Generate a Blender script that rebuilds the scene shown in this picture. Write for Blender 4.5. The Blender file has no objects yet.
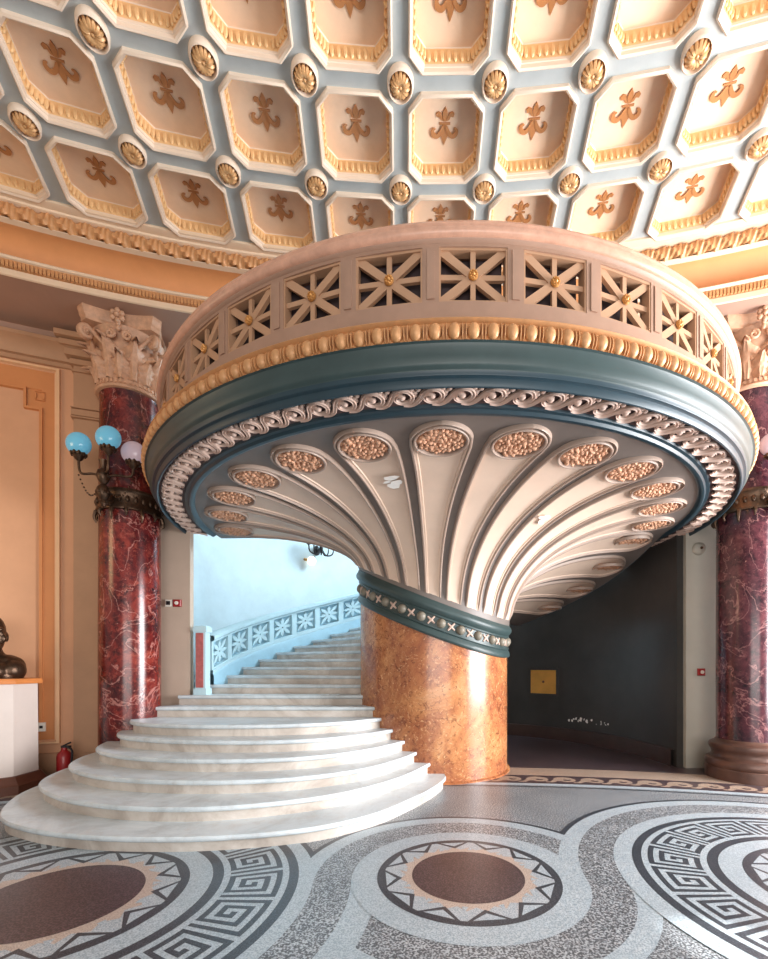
import bpy, bmesh, math, random
from math import sin, cos, pi, sqrt, atan2, radians
random.seed(7)
S = 1.6                       # one modelling unit = eye height = 1.6 m
sc = bpy.context.scene
col = sc.collection
HX, HY = 0.132, -5.4          # centre of the round hall
BX, BY = 0.195, 4.58           # axis of the pillar and the balcony
K = 1.0                       # the ceiling and entablature sit a little nearer than first measured
def KS(p): return (p[0] * K, p[1] * K, 1 + (p[2] - 1) * K) if K != 1 else p

# ------------------------------------------------------------------ mesh builder
class MB:
    def __init__(s):
        s.v = []; s.f = []; s.m = []
    def add(s, vs, fs, m=0):
        o = len(s.v); s.v += [tuple(p) for p in vs]
        for k, q in enumerate(fs):
            s.f.append(tuple(i + o for i in q)); s.m.append(m[k] if isinstance(m, list) else m)
    def grid(s, fn, nu, nv, m=0, cu=False, cv=False, flip=False):
        vs = [fn(i, j) for i in range(nu) for j in range(nv)]
        fs = []; ms = []
        for i in range(nu if cu else nu - 1):
            for j in range(nv if cv else nv - 1):
                a = i * nv + j; b = ((i + 1) % nu) * nv + j
                c = ((i + 1) % nu) * nv + (j + 1) % nv; d = i * nv + (j + 1) % nv
                fs.append((a, d, c, b) if flip else (a, b, c, d)); ms.append(m(i, j) if callable(m) else m)
        s.add(vs, fs, ms)
    def prism(s, poly, t0, t1, mp, m=0, msd=None):
        n = len(poly); vs = [mp(u, w, t0) for u, w in poly] + [mp(u, w, t1) for u, w in poly]
        fs = [tuple(range(n))[::-1], tuple(range(n, 2 * n))]; ms = [m, m]
        for i in range(n):
            j = (i + 1) % n; fs.append((i, j, n + j, n + i)); ms.append(m if msd is None else msd)
        s.add(vs, fs, ms)
    def box(s, x0, x1, y0, y1, z0, z1, m=0, mp=None):
        mp = mp or (lambda x, y, z: (x, y, z))
        s.prism([(x0, y0), (x1, y0), (x1, y1), (x0, y1)], z0, z1, mp, m)
    def lathe(s, prof, cx, cy, a0, a1, n, sg=1, m=0, closed=False, hf=None):
        full = abs(a1 - a0) > 2 * pi - 1e-6
        def fn(i, j):
            a = a0 + (a1 - a0) * i / n; r, h = prof[j]
            x, y = cx + r * sin(a), cy + sg * r * cos(a)
            return (x, y, h + (hf(a, r) if hf else 0))
        s.grid(fn, n if full else n + 1, len(prof), m, cu=full, cv=closed)
    def tube(s, pts, rad, n=8, m=0, caps=True):
        N = len(pts); rs = rad if isinstance(rad, list) else [rad] * N
        from mathutils import Vector
        P = [Vector(p) for p in pts]; rings = []; up = Vector((0.31, 0.17, 0.93)).normalized()
        for i in range(N):
            t = (P[min(i + 1, N - 1)] - P[max(i - 1, 0)]).normalized()
            u = (up - t * up.dot(t)); u = u.normalized() if u.length > 1e-6 else t.orthogonal().normalized()
            up = u; w = t.cross(u)
            rings.append([P[i] + (u * cos(2 * pi * k / n) + w * sin(2 * pi * k / n)) * rs[i] for k in range(n)])
        o = [tuple(p) for r in rings for p in r]; fs = []
        for i in range(N - 1):
            for k in range(n):
                fs.append((i * n + k, i * n + (k + 1) % n, (i + 1) * n + (k + 1) % n, (i + 1) * n + k))
        if caps:
            fs.append(tuple(range(n))[::-1]); fs.append(tuple(range((N - 1) * n, N * n)))
        s.add(o, fs, m)
    def ball(s, c, r, nu=10, nv=6, m=0, mp=None):
        rx, ry, rz = r if isinstance(r, tuple) else (r, r, r)
        vs = [(0, 0, 1)] + [(sin(pi * j / nv) * cos(2 * pi * i / nu), sin(pi * j / nv) * sin(2 * pi * i / nu), cos(pi * j / nv)) for j in range(1, nv) for i in range(nu)] + [(0, 0, -1)]
        vs = [(c[0] + rx * x, c[1] + ry * y, c[2] + rz * z) for x, y, z in vs]
        if mp: vs = [mp(*p) for p in vs]
        fs = [(0, 1 + i, 1 + (i + 1) % nu) for i in range(nu)]
        for j in range(nv - 2):
            for i in range(nu):
                a = 1 + j * nu + i; b = 1 + j * nu + (i + 1) % nu
                fs.append((a, a + nu, b + nu, b))
        L = len(vs) - 1; q = 1 + (nv - 2) * nu
        fs += [(L, q + (i + 1) % nu, q + i) for i in range(nu)]
        s.add(vs, fs, m)
    def data(s, name, mats, org=(0, 0, 0), smooth=True, ang=38, recalc=True):
        me = bpy.data.meshes.new(name); org = KS(org)
        me.from_pydata([((x - org[0]) * S, (y - org[1]) * S, (z - org[2]) * S) for x, y, z in map(KS, s.v)], [], s.f)
        for mt in (mats if isinstance(mats, (list, tuple)) else [mats]): me.materials.append(mt)
        me.polygons.foreach_set('material_index', s.m)
        if recalc:
            b = bmesh.new(); b.from_mesh(me); bmesh.ops.recalc_face_normals(b, faces=b.faces[:]); b.to_mesh(me); b.free()
        if smooth:
            me.shade_smooth(); me.set_sharp_from_angle(angle=radians(ang))
        me.update()
        return me
    def build(s, name, mats, parent=None, org=(0, 0, 0), **k):
        me = s.data(name, mats, org, **k)
        return put(name, me, parent, org)

def put(name, me, parent=None, org=(0, 0, 0), rz=0.0):
    o = bpy.data.objects.new(name, me); col.objects.link(o)
    if parent: o.parent = parent
    else: o.location = tuple(c * S for c in KS(org))
    o.rotation_euler = (0, 0, rz)
    return o
def thing(name, label, cat, org=(0, 0, 0), group=None):
    o = bpy.data.objects.new(name, None); col.objects.link(o)
    o.empty_display_size = 0.1
    o.location = tuple(c * S for c in org)
    o['label'] = label; o['category'] = cat; o['kind'] = 'thing'
    if group: o['group'] = group
    return o
def tag(o, label, cat, group=None):
    o['label'] = label; o['category'] = cat; o['kind'] = 'thing'
    if group: o['group'] = group
    return o
def struct(o, label, cat):
    o['kind'] = 'structure'; o['label'] = label; o['category'] = cat
    return o
def smoothpts(P, n=8):
    out = []
    for i in range(len(P) - 1):
        p0 = P[max(i - 1, 0)]; p1 = P[i]; p2 = P[i + 1]; p3 = P[min(i + 2, len(P) - 1)]
        for k in range(n):
            t = k / n
            out.append(tuple(.5 * (2 * b + (c - a) * t + (2 * a - 5 * b + 4 * c - d) * t * t + (3 * b - a - 3 * c + d) * t ** 3) for a, b, c, d in zip(p0, p1, p2, p3)))
    out.append(P[-1]); return out

# ------------------------------------------------------------------ materials
def lin(c): return tuple(((x / 255 / 12.92) if x / 255 <= .04045 else ((x / 255 + .055) / 1.055) ** 2.4) for x in c)
def newmat(name):
    m = bpy.data.materials.new(name); m.use_nodes = True
    nt = m.node_tree; return m, nt, nt.nodes['Principled BSDF']
def ramp(nt, fac, stops):
    r = nt.nodes.new('ShaderNodeValToRGB'); e = r.color_ramp.elements
    while len(e) < len(stops): e.new(.5)
    for k, (p, c) in enumerate(stops): e[k].position = p; e[k].color = (*c, 1)
    nt.links.new(fac, r.inputs[0]); return r.outputs[0]
def noise(nt, scale, detail=5, rough=.6, dist=0, vec=None):
    n = nt.nodes.new('ShaderNodeTexNoise'); n.inputs['Scale'].default_value = scale; n.inputs['Detail'].default_value = detail
    n.inputs['Roughness'].default_value = rough; n.inputs['Distortion'].default_value = dist
    nt.links.new(vec, n.inputs['Vector']); return n.outputs[0]
def mix(nt, fac, a, b, mode='MIX'):
    x = nt.nodes.new('ShaderNodeMix'); x.data_type = 'RGBA'; x.blend_type = mode
    for sk, v in ((x.inputs[0], fac), (x.inputs[6], a), (x.inputs[7], b)):
        if hasattr(v, 'links') or hasattr(v, 'is_linked'): nt.links.new(v, sk)
        else: sk.default_value = v if isinstance(v, (int, float)) else (*v, 1)
    return x.outputs[2]
def coord(nt, kind='Object'):
    return nt.nodes.new('ShaderNodeTexCoord').outputs[kind]
def bump(nt, b, h, st, d=.02):
    n = nt.nodes.new('ShaderNodeBump'); n.inputs['Strength'].default_value = st; n.inputs['Distance'].default_value = d
    nt.links.new(h, n.inputs['Height']); nt.links.new(n.outputs[0], b.inputs['Normal'])
def paint(name, rgb, rough=.55, metal=0, var=.12, scale=3, bmp=0, bscale=40, spec=.5):
    m, nt, b = newmat(name); v = coord(nt); c = lin(rgb)
    n = noise(nt, scale, 6, .65, 0, v)
    o = ramp(nt, n, [(.3, tuple(x * (1 - var) for x in c)), (.7, tuple(min(1, x * (1 + var)) for x in c))])
    nt.links.new(o, b.inputs['Base Color'])
    b.inputs['Roughness'].default_value = rough; b.inputs['Metallic'].default_value = metal
    b.inputs['Specular IOR Level'].default_value = spec
    if bmp: bump(nt, b, noise(nt, bscale, 4, .6, 0, v), bmp)
    return m
def marble_red(name, purple=False):
    m, nt, b = newmat(name); v = coord(nt)
    cs = [(42, 10, 14), (80, 20, 21), (118, 36, 30), (156, 66, 50)] if not purple else [(32, 15, 24), (62, 28, 37), (86, 42, 49), (116, 66, 68)]
    n1 = noise(nt, 1.9, 9, .72, .5, v)
    base = ramp(nt, n1, [(.32, lin(cs[0])), (.46, lin(cs[1])), (.56, lin(cs[2])), (.72, lin(cs[3]))])
    n4 = noise(nt, 7, 6, .7, .4, v)
    c = mix(nt, ramp(nt, n4, [(.38, (.75, .75, .75)), (.48, (0, 0, 0))]), base, lin(cs[0]))
    n2 = noise(nt, 1.5, 5, .55, .9, v)
    veins = ramp(nt, n2, [(.49, (0, 0, 0)), (.5, (.5, .5, .5)), (.51, (0, 0, 0))])
    c = mix(nt, veins, c, lin((214, 150, 138) if not purple else (186, 132, 128)))
    n5 = noise(nt, 11, 7, .75, .8, v)
    c = mix(nt, ramp(nt, n5, [(.53, (0, 0, 0)), (.66, (.45, .45, .45))]), c, lin((186, 96, 78) if not purple else (138, 88, 88)))
    n3 = noise(nt, 26, 5, .75, .3, v)
    c = mix(nt, ramp(nt, n3, [(.64, (0, 0, 0)), (.72, (.75, .75, .75))]), c, lin((218, 158, 142)))
    nt.links.new(c, b.inputs['Base Color']); b.inputs['Roughness'].default_value = .2
    return m
def marble_orange():
    m, nt, b = newmat('orange_marble'); v = coord(nt)
    n1 = noise(nt, 1.3, 9, .72, 1.0, v)
    base = ramp(nt, n1, [(.30, lin((112, 66, 48))), (.43, lin((162, 98, 64))), (.56, lin((190, 128, 82))), (.72, lin((206, 156, 112)))])
    n2 = noise(nt, 8, 8, .75, 2.0, v)
    c = mix(nt, ramp(nt, n2, [(.38, (.85, .85, .85)), (.48, (0, 0, 0))]), base, lin((108, 58, 38)))
    n3 = noise(nt, 10, 7, .7, 2.6, v)
    c = mix(nt, ramp(nt, n3, [(.56, (0, 0, 0)), (.66, (.7, .7, .7))]), c, lin((236, 186, 136)))
    mp = nt.nodes.new('ShaderNodeMapping'); mp.inputs['Scale'].default_value = (1, 1, 1.6); nt.links.new(v, mp.inputs[0])
    n4 = noise(nt, 13, 4, .6, 1.4, mp.outputs[0])
    c = mix(nt, ramp(nt, n4, [(.27, (.9, .9, .9)), (.33, (0, 0, 0))]), c, lin((58, 34, 28)))
    nt.links.new(c, b.inputs['Base Color']); b.inputs['Roughness'].default_value = .22
    return m
def terrazzo(name, a, bcol, cpale, rough=.32, cs=90):
    m, nt, b = newmat(name); v = coord(nt)
    n = noise(nt, cs, 2, .5, 0, v)
    c = ramp(nt, n, [(.41, lin(a)), (.5, lin(bcol)), (.59, lin(cpale))])
    n2 = noise(nt, 1.6, 5, .6, 0, v)
    c = mix(nt, ramp(nt, n2, [(.4, (0, 0, 0)), (.7, (.35, .35, .35))]), c, lin(a), 'MIX')
    nt.links.new(c, b.inputs['Base Color']); b.inputs['Roughness'].default_value = rough
    return m
def step_marble(name, c0, c1, c2):
    m, nt, b = newmat(name); v = coord(nt)
    n = noise(nt, 1.1, 8, .65, 2.2, v)
    c = ramp(nt, n, [(.35, lin(c0)), (.5, lin(c1)), (.65, lin(c2))])
    n2 = noise(nt, 7, 6, .7, .5, v)
    c = mix(nt, ramp(nt, n2, [(.5, (0, 0, 0)), (.75, (.35, .35, .35))]), c, lin((176, 160, 146)))
    nt.links.new(c, b.inputs['Base Color']); b.inputs['Roughness'].default_value = .35
    return m
def glow(name, rgb, st):
    m, nt, b = newmat(name); b.inputs['Base Color'].default_value = (*lin(rgb), 1)
    b.inputs['Emission Color'].default_value = (*lin(rgb), 1); b.inputs['Emission Strength'].default_value = st
    b.inputs['Roughness'].default_value = .15
    return m

M = dict(
    red=marble_red('red_marble'), red2=marble_red('purple_red_marble', True), bead=paint('bead_olive', (124, 116, 102), .45, var=.1), lattice=paint('lattice_tan', (178, 138, 108), .5, var=.06), tancream=paint('tan_cream', (228, 182, 140), .55, var=.05), orange=marble_orange(), step=step_marble('step_marble', (184, 192, 196), (204, 213, 218), (216, 224, 228)), riser=step_marble('riser_marble', (172, 160, 150), (198, 188, 178), (214, 206, 198)),  # riser tone is browner than the treads, with riser shading put into it
    ceil=paint('ceiling_grey', (172, 177, 176), .7, var=.05, scale=6),
    frame=paint('coffer_cream', (226, 205, 184), .5, var=.04),
    peach=paint('coffer_peach', (238, 207, 178), .65, var=.06, scale=5),
    shell=paint('gilt_shell', (206, 160, 110), .42, .15, var=.2, scale=30),
    egg=paint('coffer_gold_tan', (226, 184, 132), .5, var=.08),
    fleur=paint('fleur_gold', (182, 124, 76), .5, var=.1),
    gold=paint('gold', (196, 140, 78), .4, .45, var=.15, scale=20),
    goldpaint=paint('gold_paint', (200, 146, 98), .45, .12, var=.12, scale=14),
    tan=paint('tan_cove', (208, 144, 92), .6, var=.06),
    cream=paint('cream_stucco', (224, 198, 170), .6, var=.05),
    taupe=paint('taupe_rail', (162, 128, 108), .5, var=.08, scale=5),
    cap=paint('pink_marble_cap', (204, 156, 132), .3, var=.16, scale=9),
    teal=paint('teal_paint', (54, 70, 70), .42, var=.12, scale=4),
    tealdeep=paint('deep_teal_paint', (34, 56, 66), .4, var=.12, scale=4),
    dark=paint('dark_backing', (66, 52, 54), .7, var=.2),
    scrollbg=paint('scroll_ground', (84, 62, 60), .6),
    scroll=paint('scroll_cream', (200, 172, 157), .6, var=.08),
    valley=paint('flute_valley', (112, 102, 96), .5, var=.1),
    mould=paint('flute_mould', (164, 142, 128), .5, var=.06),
    flute=paint('flute_cream', (218, 192, 172), .55, var=.05),
    medal=paint('medallion', (208, 158, 126), .55, .1, var=.25, scale=24, bmp=.6, bscale=38),
    wall=paint('hall_wall', (208, 156, 120), .7, var=.04),
    border=paint('panel_ochre', (202, 132, 80), .6, var=.05),
    soffit=paint('soffit_mauve', (168, 134, 116), .7, var=.04),
    pil=paint('pilaster_stone', (178, 136, 104), .65, var=.06),
    pier=paint('pier_beige', (190, 168, 150), .7, var=.05),
    pier2=paint('pier_grey', (176, 172, 160), .7, var=.05),
    blue=paint('stair_wall_blue', (204, 222, 228), .5, var=.09, scale=1.5),
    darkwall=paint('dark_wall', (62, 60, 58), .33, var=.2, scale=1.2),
    skirt=paint('dark_skirting', (58, 40, 34), .45, var=.2),
    balus=paint('balustrade_blue', (186, 214, 222), .45, var=.06),
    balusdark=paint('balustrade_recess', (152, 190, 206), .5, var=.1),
    bronze=paint('bronze', (86, 66, 52), .36, .8, var=.35, scale=16, bmp=.3, bscale=30),
    basebr=paint('column_base_bronze', (92, 66, 57), .34, .3, var=.2, scale=8),
    capital=paint('capital_stucco', (196, 152, 122), .5, var=.2, scale=12),
    blueglass=glow('blue_glass', (104, 176, 206), .30), paleglass=glow('pale_glass', (190, 170, 180), .22),
    whiteglobe=glow('white_globe', (255, 244, 230), 2.2),
    pedestal=paint('pedestal_marble', (206, 192, 184), .4, var=.06, scale=2),
    wood=paint('orange_wood', (206, 128, 70), .4, var=.1), woodd=paint('dark_wood', (92, 54, 40), .4, var=.2),
    redp=paint('extinguisher_red', (150, 30, 32), .3), black=paint('black_plastic', (30, 28, 30), .4),
    white=paint('white_plastic', (226, 220, 208), .4), brass=paint('brass', (226, 166, 84), .32, .35),
    chip=paint('bare_plaster', (236, 232, 226), .8), redm=paint('red_newel_marble', (176, 96, 92), .3, var=.25, scale=14),
    t_grey=terrazzo('terrazzo_grey', (72, 77, 82), (116, 122, 128), (180, 188, 194), cs=76),
    t_white=terrazzo('terrazzo_white', (142, 157, 167), (163, 177, 186), (184, 196, 203), cs=110),
    t_dark=terrazzo('terrazzo_dark', (46, 52, 60), (58, 64, 72), (78, 84, 92), cs=120),
    t_brown=terrazzo('terrazzo_brown', (56, 47, 50), (70, 57, 61), (96, 81, 85), cs=90),
    t_peach=terrazzo('terrazzo_peach', (164, 148, 138), (180, 164, 152), (194, 180, 170), cs=120),
    t_pale=terrazzo('terrazzo_pale', (140, 154, 164), (162, 174, 182), (190, 196, 200), cs=120),
    t_warm=terrazzo('terrazzo_warm', (142, 122, 108), (164, 144, 128), (186, 168, 152), cs=110),
)

# ------------------------------------------------------------------ floor with mosaic
C1, C2, C3 = (-1.537, 1.945), (0.258, 2.167), (2.08, 1.99)
fl = MB()
FM = [M[k] for k in ('t_grey', 't_white', 't_dark', 't_brown', 't_peach', 't_pale', 't_warm')]
GREY, WHITE, DARK, BROWN, PEACH, PALE, WARM = range(7)
fl.add([(-9, -5, 0), (9, -5, 0), (9, 9, 0), (-9, 9, 0)], [(0, 1, 2, 3)], GREY)
LZ = [0.0]
def lay(dz=.00025): LZ[0] += dz
def ring(c, r0, r1, m, a0=0., a1=360., n=None):
    n = n or max(12, int(abs(a1 - a0) / 3)); z = LZ[0]
    def fn(i, j):
        a = radians(a0 + (a1 - a0) * i / n); r = (r0, r1)[j]
        return (c[0] + r * cos(a), c[1] + r * sin(a), z)
    fl.grid(fn, n + 1, 2, m)
def polyf(P, m): fl.add([(x, y, LZ[0]) for x, y in P], [tuple(range(len(P)))], m)
# band along the hall edge with a running scroll
def hall(r, th, h): return (HX + r * sin(th), HY + r * cos(th), h)
def hring(r0, r1, m, t0=-.62, t1=.62, n=80):
    z = LZ[0]; fl.grid(lambda i, j: hall((r0, r1)[j], t0 + (t1 - t0) * i / n, z), n + 1, 2, m)
lay(); hring(9.62, 13.2, WARM); lay(); hring(9.93, 13.2, BROWN)  # brown outer ring: the niche's dim light put into the floor colour
lay(); hring(9.33, 9.62, BROWN); hring(9.26, 9.33, WHITE); hring(9.205, 9.235, DARK)
lay()
for k in range(-18, 26):
    t = k * .0248 + .004; W = .0248
    pts = []
    for i in range(26):
        q = i / 25
        ang = pi * 1.15 - q * 3.1 * pi; rr = .088 * (1 - .72 * q)
        pts.append((cos(ang) * rr, sin(ang) * rr, .024 - .008 * q))
    tail = [(-.185, -.085, .012), (-.135, -.085, .02), (-.095, -.03, .024)]
    P = tail + pts
    L = []; R = []
    for i, (u, w, hw) in enumerate(P):
        a = P[max(i - 1, 0)]; b = P[min(i + 1, len(P) - 1)]
        dx, dy = b[0] - a[0], b[1] - a[1]; d = sqrt(dx * dx + dy * dy) or 1
        L.append((u - dy / d * hw, w + dx / d * hw)); R.append((u + dy / d * hw, w - dx / d * hw))
    mpf = lambda u, w: hall(9.475 + w, t + u / 9.47, LZ[0])
    vs = [mpf(*p) for p in L] + [mpf(*p) for p in R]; n = len(L)
    fl.add(vs, [(i, i + 1, n + i + 1, n + i) for i in range(n - 1)], WARM)
# interlaced bands round the medallions
lay(); ring(C1, 0, 1.112, DARK); lay(); ring(C2, 0, .85, DARK, 0, 180); lay(); ring(C3, 0, 1.41, DARK, 0, 174.4)
lay(); ring(C2, 0, .82, WHITE); lay(); ring(C2, .5, .73, GREY)
lay(); ring(C1, 1.05, 1.37, WHITE, -150, 7.05); lay(); ring(C1, 1.05, 1.254, GREY, -150, 7.05)
lay(); ring(C3, 1.05, 1.375, WHITE, -10, 174.4); lay(); ring(C3, 1.05, 1.276, GREY, -10, 174.4)
lay(); ring(C2, 0, .555, WHITE); lay(); ring(C1, 0, 1.08, WHITE); ring(C3, 0, 1.10, WHITE)
lay()
KEY = ["##########", "#........#", "#.######.#", "#.#....#.#", "#.#.##.#.#", "#.#.#..#.#", "#.#.####.#", "#.#......#", "#.########"]
for c in (C1, C3):
    ring(c, .965, 1.01, DARK); ring(c, .615, .664, DARK)
    N = 20; r0, r1 = .695, .935
    for k in range(N):
        A = 360. / N; base = 9.8 + k * A
        for ri, row in enumerate(KEY):
            ro = r1 - (r1 - r0) * ri / 9; rn_ = r1 - (r1 - r0) * (ri + 1) / 9
            x = 0
            while x < len(row):
                if row[x] == '#':
                    y = x
                    while y < len(row) and row[y] == '#': y += 1
                    ring(c, rn_, ro, DARK, base + A * (x / 11 - .5), base + A * (y / 11 - .5), max(1, y - x))
                    x = y
                else: x += 1
def medallion(c, R0, R1, nz, ph):
    # R0 brown disc, R1 outer edge of the zigzag ring
    k = R1 / .433
    global_z = LZ[0]
    ring(c, 0, R1, DARK); lay()
    ring(c, 0, R1 - .032 * k, PALE); lay()
    P = []
    for i in range(48):
        a = 2 * pi * i / 48; r = (R0 + (.062 if i % 2 else .03) * k); P.append((c[0] + r * cos(a), c[1] + r * sin(a)))
    polyf(P, PEACH); lay()
    for i in range(nz):
        a = 2 * pi * (i + ph) / nz; hw = pi / nz
        tri = lambda ro, ri, w: [(c[0] + ro * cos(a - w), c[1] + ro * sin(a - w)), (c[0] + ri * cos(a), c[1] + ri * sin(a)), (c[0] + ro * cos(a + w), c[1] + ro * sin(a + w))]
        polyf(tri(R1 - .012 * k, R1 - .118 * k, hw * .99), DARK)
    lay()
    for i in range(nz):
        a = 2 * pi * (i + ph) / nz; hw = pi / nz
        polyf([(c[0] + r * cos(a + w), c[1] + r * sin(a + w)) for r, w in ((R1 - .036 * k, -hw * .66), (R1 - .09 * k, 0), (R1 - .036 * k, hw * .66))], WHITE)
        b = a + hw
        polyf([(c[0] + r * cos(b + w), c[1] + r * sin(b + w)) for r, w in ((R0 + .028 * k, -.05), (R0 + .066 * k, 0), (R0 + .028 * k, .05))], WHITE)
    ring(c, 0, R0, BROWN)
z0 = LZ[0]
medallion(C2, .267, .433, 12, .2); LZ[0] = z0
medallion(C1, .329, .514, 14, .35); LZ[0] = z0
medallion(C3, .329, .514, 14, .1)
floor = struct(fl.build('floor', FM, smooth=False, recalc=False), 'grey terrazzo floor with meander rings and medallions', 'floor')

# ------------------------------------------------------------------ ceiling, coffers, rosettes
K = .94
HC = 4.69
PH0, PIT = -.0625, .0722
ROWS = [(8.885, 9.545), (8.25, 8.885), (7.645, 8.25), (7.06, 7.645)]
I0, I1 = -7, 8
OCT = [(-.66, -1), (.66, -1), (1, -.66), (1, .66), (.66, 1), (-.66, 1), (-1, .66), (-1, -.66)]
FH, FR = .42, .425            # octagon half sizes as shares of the pitch
ce = MB()
for (ra, rb) in ROWS:
    rc = (ra + rb) / 2; pr = rb - ra
    for i in range(I0, I1 + 1):
        tc = PH0 + i * PIT
        mp = lambda a, b: hall(rc + b * pr, tc + a * PIT, HC)
        oc = [mp(a * FH, b * FR) for a, b in OCT]
        cn = [mp(-.5, -.5), mp(.5, -.5), mp(.5, .5), mp(-.5, .5)]
        ce.add(oc + cn, [(8, 9, 1, 0), (9, 2, 1), (9, 10, 3, 2), (10, 4, 3), (10, 11, 5, 4), (11, 6, 5), (11, 8, 7, 6), (8, 0, 7)], 0)
tA, tB = PH0 + (I0 - .5) * PIT, PH0 + (I1 + .5) * PIT
def arcstrip(mb, r0, r1, t0, t1, h, m=0, n=None):
    n = n or max(2, int(abs(t1 - t0) / .03))
    mb.grid(lambda i, j: hall((r0, r1)[j], t0 + (t1 - t0) * i / n, h), n + 1, 2, m)
arcstrip(ce, 9.54, 9.75, tA, tB, HC + .004, n=I1 - I0 + 1)
arcstrip(ce, 5.0, 7.062, tA, tB, HC + .002, n=I1 - I0 + 1)
arcstrip(ce, 5.0, 9.75, tB, 1.05, HC); arcstrip(ce, 5.0, 9.75, -1.05, tA, HC)
arcstrip(ce, 4.9, 9.9, -1.05, 1.05, HC + .25)
ceiling = struct(ce.build('ceiling', M['ceil'], org=(HX, HY, 0), smooth=False), 'pale grey coffered ceiling with octagonal coffers', 'ceiling')
def fleur_polys():
    out = []
    # spear: points outward (+b), crown at -b
    out.append([(0, .62), (-.09, .40), (-.15, .22), (-.12, .05), (-.05, -.06), (.05, -.06), (.12, .05), (.15, .22), (.09, .40)])
    for s in (-1, 1):
        spine = [(.05, -.05, .05), (.10, .08, .07), (.18, .22, .085), (.29, .30, .10), (.40, .26, .10), (.45, .14, .08), (.40, .05, .05), (.34, .06, .03)]
        sp = smoothpts(spine, 4); L = []; R = []
        for i, (u, w, hw) in enumerate(sp):
            a = sp[max(i - 1, 0)]; b = sp[min(i + 1, len(sp) - 1)]; dx, dy = b[0] - a[0], b[1] - a[1]; d = sqrt(dx * dx + dy * dy) or 1
            L.append((s * (u - dy / d * hw * .8), w + dx / d * hw * .8)); R.append((s * (u + dy / d * hw * .8), w - dx / d * hw * .8))
        out.append(('strip', L, R))
    out.append([(-.2, -.13), (.2, -.13), (.2, -.06), (-.2, -.06)])
    out.append([(0, -.62), (-.08, -.48), (-.1, -.36), (-.04, -.17), (.04, -.17), (.1, -.36), (.08, -.48)])
    for s in (-1, 1):
        out.append([(s * .04, -.17), (s * .16, -.22), (s * .2, -.32), (s * .3, -.3), (s * .34, -.4), (s * .26, -.48), (s * .15, -.44), (s * .1, -.3)])
    return out
FP = fleur_polys()
for ri, (ra, rb) in enumerate(ROWS):
    rc = (ra + rb) / 2; pr = rb - ra; hw = FH * PIT; hr = FR * pr
    def at(a, b, z): return (HX + (rc + b * hr) * sin(a * hw), HY + (rc + b * hr) * cos(a * hw), HC + z)
    cm = MB()
    LV = [(1.0, .0), (1.0, -.022), (.965, -.030), (.925, -.024), (.912, -.004), (.895, -.002), (.888, .012), (.858, .095), (.845, .10)]
    for k in range(len(LV) - 1):
        (s0, z0), (s1, z1) = LV[k], LV[k + 1]
        vs = [at(a * s0, b * s0, z0) for a, b in OCT] + [at(a * s1, b * s1, z1) for a, b in OCT]
        cm.add(vs, [(j, (j + 1) % 8, 8 + (j + 1) % 8, 8 + j) for j in range(8)], 1 if k == 6 else 0)
    cm.add([at(a * .845, b * .845, .10) for a, b in OCT], [tuple(range(8))], 2)
    for j in range(8):
        (a0, b0), (a1, b1) = OCT[j], OCT[(j + 1) % 8]
        n = 7 if j % 2 == 0 else 4
        for q in range(n):
            t = (q + .5) / n; a = a0 + (a1 - a0) * t; b = b0 + (b1 - b0) * t
            c = at(a * .868, b * .868, .052)
            cm.ball(c, (.017, .017, .034), 6, 4, 1)
    me = cm.data('coffer', [M['frame'], M['egg'], M['peach']], org=(HX, HY, 0), ang=30)
    fm = MB()
    sc_ = .178 * (pr / .66)
    for p in FP:
        mpz = lambda u, w, t: (HX + u * sc_ * 1.1, HY + rc + w * sc_ * 1.05, HC + t)
        if p[0] == 'strip':
            _, L, R = p; n = len(L)
            vs = [mpz(*q, .09) for q in L] + [mpz(*q, .09) for q in R] + [mpz(*q, .094) for q in L] + [mpz(*q, .094) for q in R]
            fs = []
            for i in range(n - 1):
                fs += [(i, i + 1, n + i + 1, n + i), (i, i + 1, 2 * n + i + 1, 2 * n + i), (n + i, n + i + 1, 3 * n + i + 1, 3 * n + i)]
            fm.add(vs, fs, 0)
        else: fm.prism(p, 0.094, .101, mpz, 0)
    mf = fm.data('fleur_de_lis', M['fleur'], org=(HX, HY, 0), smooth=False)
    for i in range(I0, I1 + 1):
        if ri == 3 and abs(i) > 5: continue
        c = put('coffer', me, ceiling, rz=-(PH0 + i * PIT))
        put('fleur_de_lis', mf, c)
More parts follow.
